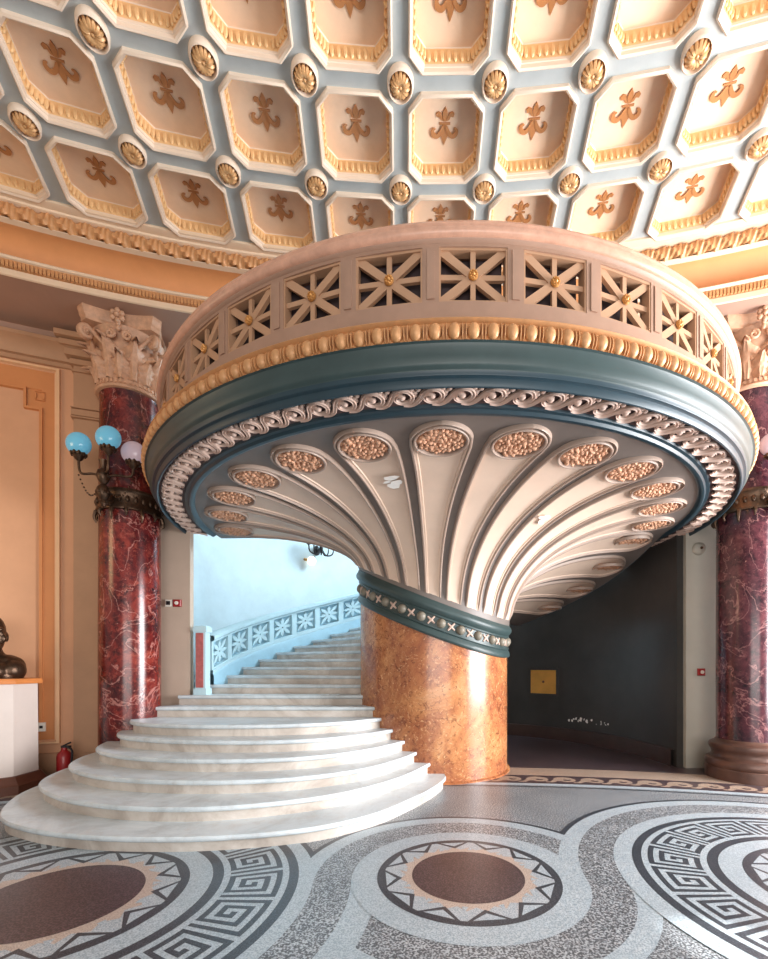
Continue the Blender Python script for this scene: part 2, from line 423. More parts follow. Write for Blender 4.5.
for ri, rr in enumerate((8.885, 8.25, 7.645)):
    rm = MB(); gm = MB(); k = (.78, .75, .71)[ri]
    cx, cy = HX, HY + rr
    def rl(mb, prof, m=0, n=24, ey=1.12):
        mb.grid(lambda i, j: (cx + prof[j][0] * k * sin(2 * pi * i / n), cy + prof[j][0] * k * ey * cos(2 * pi * i / n), HC + prof[j][1]), n, len(prof), m, cu=True)
    rl(rm, [(.112, .0), (.112, -.03), (.104, -.042), (.099, -.044), (.094, -.034), (.09, -.012), (.0, -.008)])
    n = 14
    for q in range(n):
        a = 2 * pi * q / n; P = []
        for s in range(7):
            t = s / 6; r = .018 + .066 * t; P.append((cx + k * r * sin(a), cy + 1.12 * k * r * cos(a), HC - .016 - .03 * sin(pi * min(1, t * .8 + .2))))
        gm.tube(P, [.005 + .008 * sin(pi * (.25 + .6 * s / 6)) for s in range(7)], 6)
    gm.ball((cx, cy, HC - .034), (.017, .017, .02), 10, 6)
    for q in range(7):
        a = 2 * pi * q / 7; gm.ball((cx + .021 * sin(a), cy + .021 * cos(a), HC - .03), .008, 6, 4)
    me = rm.data('rosette', M['frame'], org=(HX, HY, 0)); mg = gm.data('gilded_petals', M['shell'], org=(HX, HY, 0))
    for i in range(I0, I1):
        r = put('rosette', me, ceiling, rz=-(PH0 + (i + .5) * PIT)); put('gilded_petals', mg, r)

# ------------------------------------------------------------------ entablature, cornices, hall walls
T0, T1 = -.62, .62
def harc(prof, t0=T0, t1=T1, n=160, m=0, mb=None):
    mb = mb or MB(); mb.grid(lambda i, j: hall(prof[j][0], t0 + (t1 - t0) * i / n, prof[j][1]), n + 1, len(prof), m); return mb
rope = MB()
NR = 3000
def ropef(i, j):
    th = T0 + (T1 - T0) * i / (NR - 1); a = 2 * pi * j / 12
    w = th * 9.56 / .13
    r = .042 * (1 + .22 * sin(2 * pi * w * 1.0 + 3 * a) + .10 * sin(6 * pi * w - 2 * a))
    return hall(9.575 - r * 1.05 * cos(a), th, 4.605 + r * 1.15 * sin(a))
rope.grid(ropef, NR, 12, 0, cv=True)
t = rope.build('trim_1', M['goldpaint'], ang=45); struct(t, 'gilded twisted leaf cornice round the ceiling', 'cornice')
mb = harc([(9.46, 4.692), (9.46, 4.672), (9.475, 4.668), (9.525, 4.668), (9.53, 4.655), (9.55, 4.65), (9.57, 4.648), (9.66, 4.648), (9.66, 4.56), (9.60, 4.555), (9.575, 4.553), (9.575, 4.547), (9.62, 4.54)])
struct(mb.build('trim_2', M['cream']), 'cream fillet above the rope cornice', 'cornice')
cv = [(9.62, 4.54)] + [(9.80 - .18 * (1 - sin(pi / 2 * k / 10)) - 0, 4.355 + .185 * cos(pi / 2 * k / 10)) for k in range(1, 10)] + [(9.80, 4.355)]
mb = harc(cv); struct(mb.build('trim_3', M['tan'], ang=60), 'orange tan cove below the ceiling cornice', 'cove')
mb = harc([(9.80, 4.358), (9.70, 4.352), (9.69, 4.34), (9.70, 4.328), (9.715, 4.325), (9.725, 4.30), (9.735, 4.27), (9.745, 4.265)], m=lambda i, j: 0 if j < 4 else 1)
for k in range(430):
    th = T0 + (T1 - T0) * k / 429
    mb.box(-.55, .45, 0, 1, 0, 1, 1, lambda u, w, h: hall(9.722 + w * .03 - .012, th + u * .0019, 4.268 + h * .05))
struct(mb.build('trim_4', [M['cream'], M['goldpaint']]), 'tan beaded moulding above the column capitals', 'moulding')
mb = harc([(9.745, 4.265), (9.735, 4.262), (9.735, 4.215), (9.75, 4.21)] )
struct(mb.build('trim_5', M['cream']), 'plain cream fascia above the column capitals', 'fascia')
K = 1.0
def side_wall(name, ta, tb, lab):
    n = 50
    mb = MB(); harc([(9.47, 4.022), (10.06, 4.022), (10.06, 3.98), (10.10, 3.93)], ta, tb, n, 1, mb)
    harc([(10.10, 3.93), (9.97, 3.92), (9.965, 3.885), (10.0, 3.87), (10.05, 3.83), (10.07, 3.78), (10.10, 3.775), (10.10, 3.74), (10.12, 3.735)], ta, tb, n, 2, mb)
    harc([(10.12, 3.735), (10.12, .22)], ta, tb, n, 0, mb)
    harc([(10.12, .22), (10.105, .215), (10.095, .19), (10.095, .0)], ta, tb, n, 2, mb)
    harc([(10.4, .0), (10.4, 4.4), (9.6, 4.4)], ta, tb, n, 0, mb)
    return struct(mb.build(name, [M['wall'], M['soffit'], M['pil']], org=(HX, HY, 0)), lab, 'wall')
wl = side_wall('wall_left', T0, -.264, 'peach hall wall with moulded panel left of the stairs')
wr = side_wall('wall_right', .29, T1, 'peach hall wall right of the stairs')
# upper hall beam between the columns (soffit over the balcony opening)
K = .94; mb = harc([(9.745, 4.214), (10.6, 4.214), (10.6, 4.6)], -.34, .36, 60); struct(mb.build('trim_6', M['soffit']), 'plastered beam over the balcony opening', 'beam'); K = 1.0
def strip(mb, ta, tb, h0, h1, R, d, m=0, bev=.012):
    n = max(1, int(abs(tb - ta) / .02))
    prof = [(R, h0), (R - d, h0 + bev * .6), (R - d, h1 - bev * .6), (R, h1)]
    if h1 - h0 < 2 * bev: prof = [(R, h0), (R - d, h0 + .3 * (h1 - h0)), (R - d, h1 - .3 * (h1 - h0)), (R, h1)]
    mb.grid(lambda i, j: hall(prof[j][0], ta + (tb - ta) * i / n, prof[j][1]), n + 1, 4, m)
    for th in (ta, tb): mb.add([hall(r, th, h) for r, h in prof], [(0, 1, 2, 3)], m)
def wall_panel(parent, tr, sgn):
    R = 10.12
    def T(q): return tr + sgn * q           # q grows into the panel
    def S2(mb, q0, q1, h0, h1, d, m):
        a, b = sorted((T(q0), T(q1))); strip(mb, a, b, h0, h1, R, d, m)
    o = MB()
    S2(o, 0, .0026, .30, 3.72, .03, 0); S2(o, 0.0026, .30, 3.69, 3.72, .03, 0); S2(o, .0026, .30, .30, .33, .03, 0)
    S2(o, .0026, .004, .33, 3.69, .016, 0)
    o.build('panel_moulding', M['tancream'], parent, (HX, HY, 0))
    b = MB()
    S2(b, .004, .0135, .34, 3.68, .008, 0); S2(b, .0135, .30, 3.50, 3.68, .008, 0); S2(b, .0135, .30, .34, .42, .008, 0)
    S2(b, .0135, .024, 3.33, 3.50, .008, 0)
    b.build('panel_border', M['border'], parent, (HX, HY, 0))
    i = MB()
    S2(i, .0128, .0152, .42, 3.34, .026, 0); S2(i, .0128, .0265, 3.31, 3.345, .026, 0); S2(i, .0245, .0265, 3.31, 3.50, .026, 0); S2(i, .0245, .30, 3.475, 3.51, .026, 0); S2(i, .013, .30, .42, .45, .026, 0)
    # small raised square in the notched corner
    for (a, b2, h0, h1) in ((.0112, .0185, 3.40, 3.415), (.0112, .0185, 3.475, 3.49), (.0112, .0124, 3.415, 3.475), (.0173, .0185, 3.415, 3.475)): S2(i, a, b2, h0, h1, .02, 0)
    i.build('inner_moulding', M['border'], parent, (HX, HY, 0))
wall_panel(wl, -.3395, -1); wall_panel(wr, .38, 1)
def pilaster(name, ta, tb, lab):
    mb = MB(); R = 10.12
    def S3(a, b, h0, h1, d): strip(mb, a, b, h0, h1, R, d, 0)
    S3(ta, tb, 0, 4.015, .07)
    e = .0015
    S3(ta - e, tb + e, 3.26, 3.285, .10); S3(ta - e, tb + e, 3.285, 3.35, .085); S3(ta - e, tb + e, 3.35, 3.37, .095)
    for k, (h0, h1, d, x) in enumerate(((3.68, 3.71, .09, .001), (3.74, 3.80, .10, .002), (3.80, 3.87, .13, .005), (3.87, 3.93, .16, .008), (3.93, 3.99, .19, .011))): S3(ta - x, tb + x, h0, h1, d)
    S3(ta - e, tb + e, 0, .22, .09)
    return struct(mb.build(name, M['pil']), lab, 'pilaster')
pilaster('trim_7', -.3275, -.264, 'flat stone pilaster behind the left column')
pilaster('trim_8', .29, .36, 'flat stone pilaster behind the right column')

# ------------------------------------------------------------------ stairwell: piers, walls
mb = MB(); mb.box(-2.75, -2.18, 4.40, 4.47, 0, 4.1); struct(mb.build('wall_inner_left', M['pier'], smooth=False), 'beige pier beside the left column', 'wall')
mb = MB(); mb.box(2.69, 3.15, 4.47, 4.56, 0, 4.1); struct(mb.build('wall_inner_right', M['pier2'], smooth=False), 'grey pier beside the right column', 'wall')
def bc(r, deg, h):      # polar about the balcony axis, 0 = right, 90 = away
    a = radians(deg); return (BX + r * cos(a), BY + r * sin(a), h)
mb = MB(); n = 60
mb.grid(lambda i, j: bc(2.95, 178 - 115 * i / n, (0, 5.2)[j]), n + 1, 2)
mb.add([(-2.72, 4.46, 0), (-2.72, 4.46, 5.2), bc(2.95, 178, 0), bc(2.95, 178, 5.2)], [(0, 1, 3, 2)])
struct(mb.build('wall_back', M['blue']), 'curved pale blue plaster wall of the stairwell', 'wall')
mb = MB()
mb.grid(lambda i, j: bc(2.42, -2 + 72 * i / n, (0, 4.3)[j]), n + 1, 2)
mb.add([bc(2.42, -2, 0), bc(2.42, -2, 4.3), (2.70, 4.52, 0), (2.70, 4.52, 4.3)], [(0, 1, 3, 2)])
mb.add([bc(2.42, 70, 0), bc(2.42, 70, 4.3), bc(2.95, 63, 0), bc(2.95, 63, 4.3)], [(0, 1, 3, 2)])
dw = struct(mb.build('wall_back_right', M['darkwall']), 'dark shaded curved wall under the stairs', 'wall')
mb = MB(); mb.grid(lambda i, j: bc((2.42, 2.39, 2.385, 2.385)[j], -1 + 70 * i / n, (.17, .165, .15, 0)[j]), n + 1, 4)
struct(mb.build('baseboard_right', M['skirt']), 'dark skirting along the dark wall', 'baseboard')
mb = MB(); mb.grid(lambda i, j: bc((0, 3.2)[j], 360 * i / n, 5.2 ), n + 1, 2)
struct(mb.build('trim_9', M['cream']), 'plain ceiling of the stairwell', 'ceiling')

# ------------------------------------------------------------------ pillar
def tilt(a, r=.8):      # a from the front, + to the right; height of the sloping neck
    return -.28 * sin(a) * r / .8 - .16 * cos(a) * r / .8
NECK = 1.667
pl = thing('pillar', 'thick polished orange marble pillar carrying the flared balcony', 'pillar', (BX, BY, 0))
mb = MB()
NA = 96
def shaft(i, j):
    a = 2 * pi * i / NA; top = NECK - .25 + tilt(a, .733)
    prof = [(.76, 0), (.76, .012), (.733, .02)]
    r, h = prof[j] if j < 3 else (.733, .02 + (top - .02) * (j - 2) / 6)
    return (BX + r * sin(a), BY - r * cos(a), h)
mb.grid(shaft, NA, 9, 0, cu=True); mb.build('shaft', M['orange'], pl, (BX, BY, 0), ang=60)
mb = MB()
mb.lathe([(.728, -.27), (.750, -.265), (.758, -.25), (.754, -.225), (.742, -.205), (.740, -.20), (.750, -.19), (.750, -.182), (.736, -.178), (.736, -.085), (.750, -.081), (.752, -.072), (.746, -.064), (.760, -.05), (.774, -.03), (.776, -.01), (.768, .012), (.760, .02), (.75, .05)], BX, BY, 0, 2 * pi, NA, -1, 0, hf=lambda a, r: NECK + tilt(a, .78))
mb.build('neck_band', M['teal'], pl, (BX, BY, 0))
mb = MB(); cr = MB()
for k in range(27):
    a = 2 * pi * k / 27 + .05; h = NECK - .132 + tilt(a, .76)
    mb = MB(); cr = MB(); mb.ball((BX + .732 * sin(a), BY - .732 * cos(a), h), (.042, .042, .043), 12, 8)
    mb.build('bead', M['bead'], pl, (BX, BY, 0))
    b = a + pi / 27; hb = NECK - .132 + tilt(b, .76)
    for q in (45, 135):
        for s in (-1, 1):
            u = s * .042 * cos(radians(q)); w = .042 * sin(radians(q)) * s
            p0 = (BX + .742 * sin(b), BY - .742 * cos(b), hb)
            p1 = (BX + .740 * sin(b + u / .74), BY - .740 * cos(b + u / .74), hb + w)
            cr.tube([p0, p1], [.011, .007], 6)
    cr.build('leaf_cross', M['scroll'], pl, (BX, BY, 0))

# ------------------------------------------------------------------ balcony
bal = thing('balcony', 'round balcony flaring like a trumpet from the pillar', 'balcony', (.25, BY, 2.2))
BXB = .25                     # the balcony sits a hand's width off the pillar's axis
BO = (BXB, BY, 2.2)
A0, A1 = -1.60, 2.55
def Hn(a): return NECK + .03 + tilt(a, .8)
def Ho(a):
    d = max(0, a - 1.5); return 2.29 - .69 * d * (1 - math.exp(-d / .15))
R1, RN = 2.03, .765
def prof(a, t):               # t 0..1 neck -> rim of the curve, 1..1.2 flat soffit
    hn, ho = min(Hn(a), Ho(a) - .15), Ho(a)
    if t <= 1:
        q = t * pi / 2; return (R1 - (R1 - RN) * cos(q), hn + (ho - hn) * sin(q))
    return (R1 + (t - 1) / .2 * (2.265 - R1), ho)
def bp(r, h, a):
    q = min(1, max(0, (r - .8) / 1.25)); q = q * q * (3 - 2 * q)
    return (BX + (BXB - BX) * q + r * sin(a), BY - r * cos(a), h)
TS = [k / 24 for k in range(25)] + [1.05, 1.1, 1.15, 1.2]
mb = MB(); n = 160
mb.grid(lambda i, j: bp(*prof(A0 + (A1 - A0) * i / n, TS[j]), A0 + (A1 - A0) * i / n), n + 1, len(TS))
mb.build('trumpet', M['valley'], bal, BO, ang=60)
PF = .2327
flu = []
COLS = [(-1, 0), (-.97, .020), (-.92, .024), (-.84, .024), (-.80, .010), (-.68, .010), (-.65, .002), (0, .001), (.65, .002), (.68, .010), (.80, .010), (.84, .024), (.92, .024), (.97, .020), (1, 0)]
def r_of(t, a): return prof(a, t)[0]
for k in range(-6, 11):
    ac = -.047 + k * PF
    fm = MB()
    REND = 2.195; RM = 2.025
    tt = [.035 + .965 * q / 22 for q in range(23)] + [1 + .2 * (r - R1) / (2.265 - R1) for r in (2.06, 2.09, 2.12, 2.15, 2.17, 2.185, 2.193, 2.195)]
    hwR = .19
    def ff(i, j):
        t = tt[i]; r, h = prof(ac, t)
        full = (.78 + .06 * min(1, max(0, (r - .8) / 1.0))) * PF / 2 * r
        if r > RM - .02: full = min(full, hwR) * sqrt(max(0, 1 - ((r - RM + .02) / (REND - RM + .02)) ** 2))
        w, lf = COLS[j]
        bw = full
        # keep the border width near constant
        bord = min(.5, .045 / max(full, .05))
        if abs(w) > .6:
            e = (abs(w) - .6) / .4; ww = (1 - bord * (1 - e)) * (1 if w > 0 else -1)
        else: ww = w / .6 * (1 - bord)
        a = ac + ww * full / r
        r, h = prof(a, t)
        r2, h2 = prof(a, t + .01); dr, dh = r2 - r, h2 - h; L = sqrt(dr * dr + dh * dh) or 1
        if t < .08: lf = lf * (t - .03) / .05
        return bp(r + lf * dh / L, h - lf * dr / L, a)
    fm.grid(ff, len(tt), len(COLS), lambda i, j: 1 if 4 <= j <= 9 else 0)
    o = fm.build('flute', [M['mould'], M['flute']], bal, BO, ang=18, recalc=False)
    # carved medallion at the head of the flute
    mm = MB(); r0, h0 = prof(ac, .985)
    r2, h2 = prof(ac, .94); 
    dr, dh = r0 - r2, h0 - h2; L = sqrt(dr * dr + dh * dh); dr, dh = dr / L, dh / L
    def mpp(x, y, z):         # x tangential, y radial outward along the surface, z outward (down)
        r = r0 + y * dr + z * dh; h = h0 + y * dh - z * dr
        a = ac
        p = bp(r, h, a); return (p[0] + x * cos(a), p[1] + x * sin(a), h)
    mm.grid(lambda i, j: mpp(*( (lambda q: (q[0] * sin(2 * pi * i / 36), q[0] * cos(2 * pi * i / 36), q[1]))([(.166, .0), (.166, .022), (.161, .030), (.154, .030), (.148, .024), (.146, .006)][j]))), 36, 6, 0, cu=True)
    rm = mm.build('medallion', M['mould'], o, BO)
    dm = MB()
    rnd = random.Random(k * 13 + 5)
    dm.grid(lambda i, j: mpp(.147 * j / 3 * sin(2 * pi * i / 24), .147 * j / 3 * cos(2 * pi * i / 24), .008), 24, 4, 0, cu=True)
    for q in range(64):
        rr = .132 * sqrt((q + .5) / 64); an = q * 2.39996; s = .012 + .008 * rnd.random()
        dm.ball((rr * sin(an), rr * cos(an), .009), (s * (.8 + .6 * rnd.random()), s * (.8 + .6 * rnd.random()), .014 + .012 * rnd.random()), 7, 5, 0, mpp)
    dm.v = [p for p in dm.v]
    x = dm.build('carved_foliage', M['medal'], bal, BO)
    x.parent = o
    flu.append(o)
# soffit rings
AR0, AR1 = -1.54, 1.95
def blathe(name, pr, mat, n=150, a0=AR0, a1=AR1, ms=0, ang=38, par=None):
    mb = MB(); mb.lathe(pr, BXB, BY, a0, a1, n, -1, ms); return mb.build(name, mat, par or bal, BO, ang=ang)
blathe('soffit_ring', [(2.24, 2.31), (2.255, 2.292), (2.265, 2.276), (2.285, 2.268), (2.30, 2.27), (2.31, 2.284), (2.33, 2.286), (2.337, 2.298)], M['tealdeep'])
mb = MB(); mb.grid(lambda i, j: bp(2.266, (Ho(1.40 + 1.15 * i / 40) - .004, 2.312)[j], 1.40 + 1.15 * i / 40), 41, 2); mb.build('soffit_edge', M['tealdeep'], bal, BO)
blathe('scroll_ground', [(2.335, 2.298), (2.51, 2.298)], M['scrollbg'])
blathe('fascia', [(2.508, 2.298), (2.511, 2.272), (2.519, 2.265), (2.527, 2.267), (2.532, 2.276), (2.534, 2.300), (2.541, 2.304), (2.550, 2.306), (2.552, 2.312), (2.553, 2.326), (2.558, 2.332), (2.568, 2.337), (2.574, 2.348), (2.578, 2.378), (2.582, 2.412), (2.588, 2.426), (2.60, 2.430)], [M['tealdeep'], M['teal']], ms=lambda i, j: 0 if j < 9 else 1)
sw = MB()
NS = 56
for k in range(NS):
    ca = -1.53 + 3.46 * (k + .5) / NS
    def W(u, w, z): return bp(2.4225 + w, 2.292 - z, ca + u / 2.4225)
    Q = [(-.125, -.066), (-.09, -.072), (-.06, -.055), (-.035, -.014), (-.014, .034), (.020, .064), (.060, .054), (.078, .008), (.058, -.040), (.014, -.046), (-.012, -.014), (.002, .022), (.030, .022)]
    Q = smoothpts([(u, w * .9) for u, w in Q], 3); N = len(Q)
    L = []; Rr = []
    for i_, (u, w) in enumerate(Q):
        a_ = Q[max(i_ - 1, 0)]; b_ = Q[min(i_ + 1, N - 1)]; dx, dy = b_[0] - a_[0], b_[1] - a_[1]; d_ = sqrt(dx * dx + dy * dy) or 1
        hw_ = .0125 * (.5 + .5 * min(1, i_ / 6)) * (1 if i_ < N * .6 else 1 - .45 * (i_ - N * .6) / (N * .4))
        L.append((u - dy / d_ * hw_, w + dx / d_ * hw_)); Rr.append((u + dy / d_ * hw_, w - dx / d_ * hw_))
    zz = [.0, .011, .014, .006, .014, .011, .0]; ff_ = [0, .05, .2, .5, .8, .95, 1]
    sw.grid(lambda i_, j_: W(L[i_][0] + (Rr[i_][0] - L[i_][0]) * ff_[j_], L[i_][1] + (Rr[i_][1] - L[i_][1]) * ff_[j_], zz[j_]), N, 7)
    sw.ball(W(.024, .000, .003), (.019, .019, .014), 9, 6)
    for (u, w, s) in ((-.060, .030, .018), (-.040, .055, .014), (-.072, .062, .014), (.088, -.055, .014), (-.058, .008, .011), (.075, -.072, .011)):
        sw.ball(W(u, w * .9, .0), (s, s, .010), 6, 4)
sw.build('scroll_band', M['scroll'], bal, BO)
# egg and reel moulding
eg = MB(); eg.lathe([(2.585, 2.43), (2.592, 2.428), (2.588, 2.51), (2.60, 2.515), (2.608, 2.522), (2.60, 2.53), (2.45, 2.532)], BXB, BY, AR0, AR1, 150, -1)
st = .034; kk = int((AR1 - AR0) / st)
for k in range(kk):
    a = AR0 + st * (k + .5)
    eg.ball((0, 0, 0), (.0325, .032, .037), 10, 8, 0, lambda x, y, z: bp(2.592 + y, 2.469 + z, a + x / 2.59))
    for u in (.41, .59):
        b = a + st * u; eg.ball((0, 0, 0), (.0050, .03, .038), 6, 6, 0, lambda x, y, z: bp(2.59 + y, 2.469 + z, b + x / 2.59))
eg.build('egg_moulding', M['goldpaint'], bal, BO)
RR = 2.485
blathe('base_rail', [(2.40, 2.53), (RR + .03, 2.531), (RR + .032, 2.565), (RR + .02, 2.575), (RR + .008, 2.60), (RR, 2.61), (RR, 2.688), (2.40, 2.69)], M['taupe'])
blathe('top_rail', [(2.40, 2.943), (RR, 2.943), (RR, 2.958), (RR + .012, 2.964), (RR + .016, 2.972), (2.40, 2.974)], M['taupe'])
blathe('cap_rail', [(2.36, 2.97), (RR + .018, 2.97), (RR + .032, 2.978), (RR + .038, 2.992), (RR + .034, 3.008), (RR + .024, 3.014), (RR + .028, 3.03), (RR + .02, 3.045), (RR - .01, 3.052), (2.38, 3.052), (2.36, 3.04), (2.36, 2.97)], M['cap'])
blathe('deck', [(.3, 2.50), (2.55, 2.50), (2.56, 2.44)], M['dark'], a0=-1.54, a1=1.95)
mb = MB()                     # plain end face of the balcony at the stair opening
P_ = [bp(*prof(A0, t_), A0) for t_ in TS]; mb.add(P_ + [(p[0], p[1], 2.5) for p in P_], [(i, i + 1, len(P_) + i + 1, len(P_) + i) for i in range(len(P_) - 1)])
mb.build('end_face', M['tealdeep'], bal, BO)
BP = 2 * pi / 38
po = MB(); B0 = -.0700
def lp(u, h, d): return (BXB + (RR - d) * sin(u / RR), BY - (RR - d) * cos(u / RR), h)
po.prism([(-.040, 2.685), (.040, 2.685), (.040, 2.945), (-.040, 2.945)], 0, .07, lp)
po.prism([(-.018, 2.70), (.018, 2.70), (.018, 2.93), (-.018, 2.93)], -.006, 0, lp)
mpost = po.data('post', M['taupe'], BO, smooth=False)
la = MB(); hw = BP * RR / 2 - .038; h0, h1 = 2.687, 2.944; hm = (h0 + h1) / 2
def bar(mb, u0, w0, u1, w1, wd, d0, d1, m=0):
    dx, dy = u1 - u0, w1 - w0; L = sqrt(dx * dx + dy * dy); nx, ny = -dy / L * wd, dx / L * wd
    mb.prism([(u0 - nx, w0 - ny), (u1 - nx, w1 - ny), (u1 + nx, w1 + ny), (u0 + nx, w0 + ny)], d0, d1, lp, m)
bar(la, -hw, h0 + .006, hw, h0 + .006, .006, .004, .05); bar(la, -hw, h1 - .006, hw, h1 - .006, .006, .004, .05)
bar(la, -hw + .005, h0, -hw + .005, h1, .006, .004, .05); bar(la, hw - .005, h0, hw - .005, h1, .006, .004, .05)
bar(la, 0, h0, 0, h1, .0125, .018, .036); bar(la, -hw, hm, hw, hm, .0125, .018, .036)
bar(la, -hw, h0, hw, h1, .019, .012, .034); bar(la, -hw, h1, hw, h0, .019, .0125, .034)
mlat = la.data('lattice_panel', M['lattice'], BO, smooth=False)
ro = MB()
ro.grid(lambda i, j: lp([.024, .022, .015, .012, .006, .001][j] * sin(2 * pi * i / 16), hm + [.024, .022, .015, .012, .006, .001][j] * cos(2 * pi * i / 16), [.012, .002, -.001, .002, -.007, -.010][j]), 16, 6, 0, cu=True)
for q in range(8): ro.ball(lp(.016 * sin(q * pi / 4), hm + .016 * cos(q * pi / 4), 0), .006, 6, 4)
mros = ro.data('gilded_boss', M['gold'], BO)
bk = MB(); bk.prism([(-hw - .01, h0 + .012), (hw - .012, h0 + .012), (hw - .012, h1), (-hw - .01, h1)], .075, .085, lp)
mbk = bk.data('backing_panel', M['dark'], BO, smooth=False)
for k in range(-8, 13):
    a = B0 + k * BP
    if a > 1.95: continue
    put('post', mpost, bal, rz=a)
    if a + BP < 1.97:
        l = put('lattice_panel', mlat, bal, rz=a + BP / 2); put('gilded_boss', mros, l); put('backing_panel', mbk, bal, rz=a + BP / 2)
bal.scale = (.985, .985, 1.018); bal.location = (BXB * S, BY * S, (1 + 1.018 * 1.2 + .008) * S)
# flaked paint under the balcony
rnd = random.Random(3)
for (xa, tt_) in ((-.256, .767), (.637, .635)):
    mb = MB(); 
    for q in range(9):
        a = xa + (rnd.random() - .5) * .06; t_ = tt_ + (rnd.random() - .5) * .06; s = .012 + .018 * rnd.random()
        r, h = prof(a, t_); r2, h2 = prof(a, t_ + .01); dr, dh = r2 - r, h2 - h; L = sqrt(dr * dr + dh * dh); dr, dh = dr / L, dh / L
        P = []
        for w in range(7):
            b = 2 * pi * w / 7; q_ = s * (.6 + .7 * rnd.random()); rr = r + q_ * sin(b) * dr + .02 * dh; hh = h + q_ * sin(b) * dh - .02 * dr
            P.append(bp(rr, hh, a + q_ * 1.6 * cos(b) / r))
        mb.add(P, [tuple(range(7))])
    mb.build('flaked_paint', M['chip'], bal, BO, smooth=False)

# ------------------------------------------------------------------ staircase
RS = .091
stc = thing('staircase', 'white marble staircase fanning out at its foot and curving up behind the pillar', 'staircase', (-1.3, 3.6, 0))
SO = (-1.3, 3.6, 0)
PLAN = [
 [(-2.86, 3.98), (-2.90, 3.62), (-2.82, 3.21), (-2.55, 2.78), (-2.2, 2.56), (-1.8, 2.445), (-1.4, 2.41), (-1.0, 2.44), (-.58, 2.56), (-.25, 2.80), (0, 3.15), (.14, 3.40), (.24, 3.64), (.265, 3.80), (.21, 3.93)],
 [(-2.78, 4.0), (-2.81, 3.62), (-2.65, 3.19), (-2.27, 2.87), (-1.88, 2.70), (-1.5, 2.635), (-1.1, 2.66), (-.64, 2.83), (-.34, 3.06), (-.08, 3.40), (.14, 3.85), (.17, 3.95)],
 [(-2.72, 4.02), (-2.70, 3.67), (-2.54, 3.32), (-2.22, 3.08), (-1.85, 2.94), (-1.4, 2.885), (-1.0, 2.92), (-.66, 3.03), (-.34, 3.26), (-.12, 3.57), (.025, 3.87), (.06, 3.98)],
 [(-2.65, 4.04), (-2.61, 3.80), (-2.48, 3.52), (-2.22, 3.31), (-1.87, 3.17), (-1.46, 3.105), (-1.0, 3.14), (-.62, 3.28), (-.30, 3.57), (-.08, 3.90), (-.03, 4.0)],
 [(-2.53, 4.06), (-2.49, 3.80), (-2.32, 3.58), (-2.01, 3.43), (-1.6, 3.345), (-1.1, 3.345), (-.72, 3.45), (-.42, 3.67), (-.186, 3.95), (-.13, 4.06)],
 [(-2.47, 4.08), (-2.44, 3.88), (-2.24, 3.68), (-1.86, 3.555), (-1.4, 3.53), (-.95, 3.60), (-.58, 3.76), (-.29, 4.03), (-.22, 4.12)]]
def slab(poly_in, k, name='step', nose=.022, th=.030):
    # poly_in: open front curve (outline of the nosing), closed along the back
    h1 = RS * k; h0 = h1 - RS; n = len(poly_in)
    cx = sum(p[0] for p in poly_in) / n; back = poly_in
    def off(d):
        out = []
        for i, p in enumerate(poly_in):
            a = poly_in[max(i - 1, 0)]; b = poly_in[min(i + 1, n - 1)]; dx, dy = b[0] - a[0], b[1] - a[1]; L = sqrt(dx * dx + dy * dy) or 1
            out.append((p[0] - dy / L * d, p[1] + dx / L * d))
        return out
    return off, h0, h1
for k, P in enumerate(PLAN, 1):
    Q = smoothpts(P, 8); n = len(Q); off, h0, h1 = slab(Q, k)
    mb = MB(); LV = [(.024, h0), (.024, h1 - .034), (.006, h1 - .030), (0, h1 - .022), (0, h1 - .008), (.006, h1)]
    rings = [[(x, y, h) for x, y in off(d)] for d, h in LV]
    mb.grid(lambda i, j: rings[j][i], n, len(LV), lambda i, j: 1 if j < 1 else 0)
    yb = 4.5
    top = rings[-1]
    mb.add(list(top) + [(max(-2.2, top[i][0]) if top[i][1] < 3.9 else top[i][0], max(yb, top[i][1]), h1) for i in range(n)], [(i, i + 1, n + i + 1, n + i) for i in range(n - 1)])
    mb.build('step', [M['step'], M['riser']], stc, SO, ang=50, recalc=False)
# upper flight
def edge(k):        # riser line of upper step k: inner and outer end
    if k == 1: return (-.34, 4.12), (-2.42, 4.12)
    if k == 2: return (-.43, 4.34), (-2.26, 4.35)
    a = 179 - 7.4 * (k - 3)
    return bc(.715, a, 0)[:2], bc(2.30, a, 0)[:2]
for k in range(1, 19):
    h1 = RS * (6 + k); h0 = h1 - RS
    (i0, o0), (i1, o1) = edge(k), edge(k + 1)
    mb = MB(); N = 8
    dx, dy = (o0[0] - i0[0]), (o0[1] - i0[1]); L = sqrt(dx * dx + dy * dy); nx, ny = (dy / L, -dx / L)
    if nx * (i1[0] + o1[0] - i0[0] - o0[0]) + ny * (i1[1] + o1[1] - i0[1] - o0[1]) > 0: nx, ny = -nx, -ny   # towards the descending side
    LV = [(0, h0), (0, h1 - .034), (.016, h1 - .030), (.024, h1 - .022), (.024, h1 - .008), (.018, h1)]
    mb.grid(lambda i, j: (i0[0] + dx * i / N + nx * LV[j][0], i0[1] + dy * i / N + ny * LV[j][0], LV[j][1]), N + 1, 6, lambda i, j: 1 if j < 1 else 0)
    e = .04
    mb.add([(i0[0] + nx * .018, i0[1] + ny * .018, h1), (o0[0] + nx * .018, o0[1] + ny * .018, h1), (o1[0] - nx * e, o1[1] - ny * e, h1), (i1[0] - nx * e, i1[1] - ny * e, h1)], [(0, 1, 2, 3)])
    mb.build('step', [M['step'], M['riser']], stc, SO, ang=50, recalc=False)

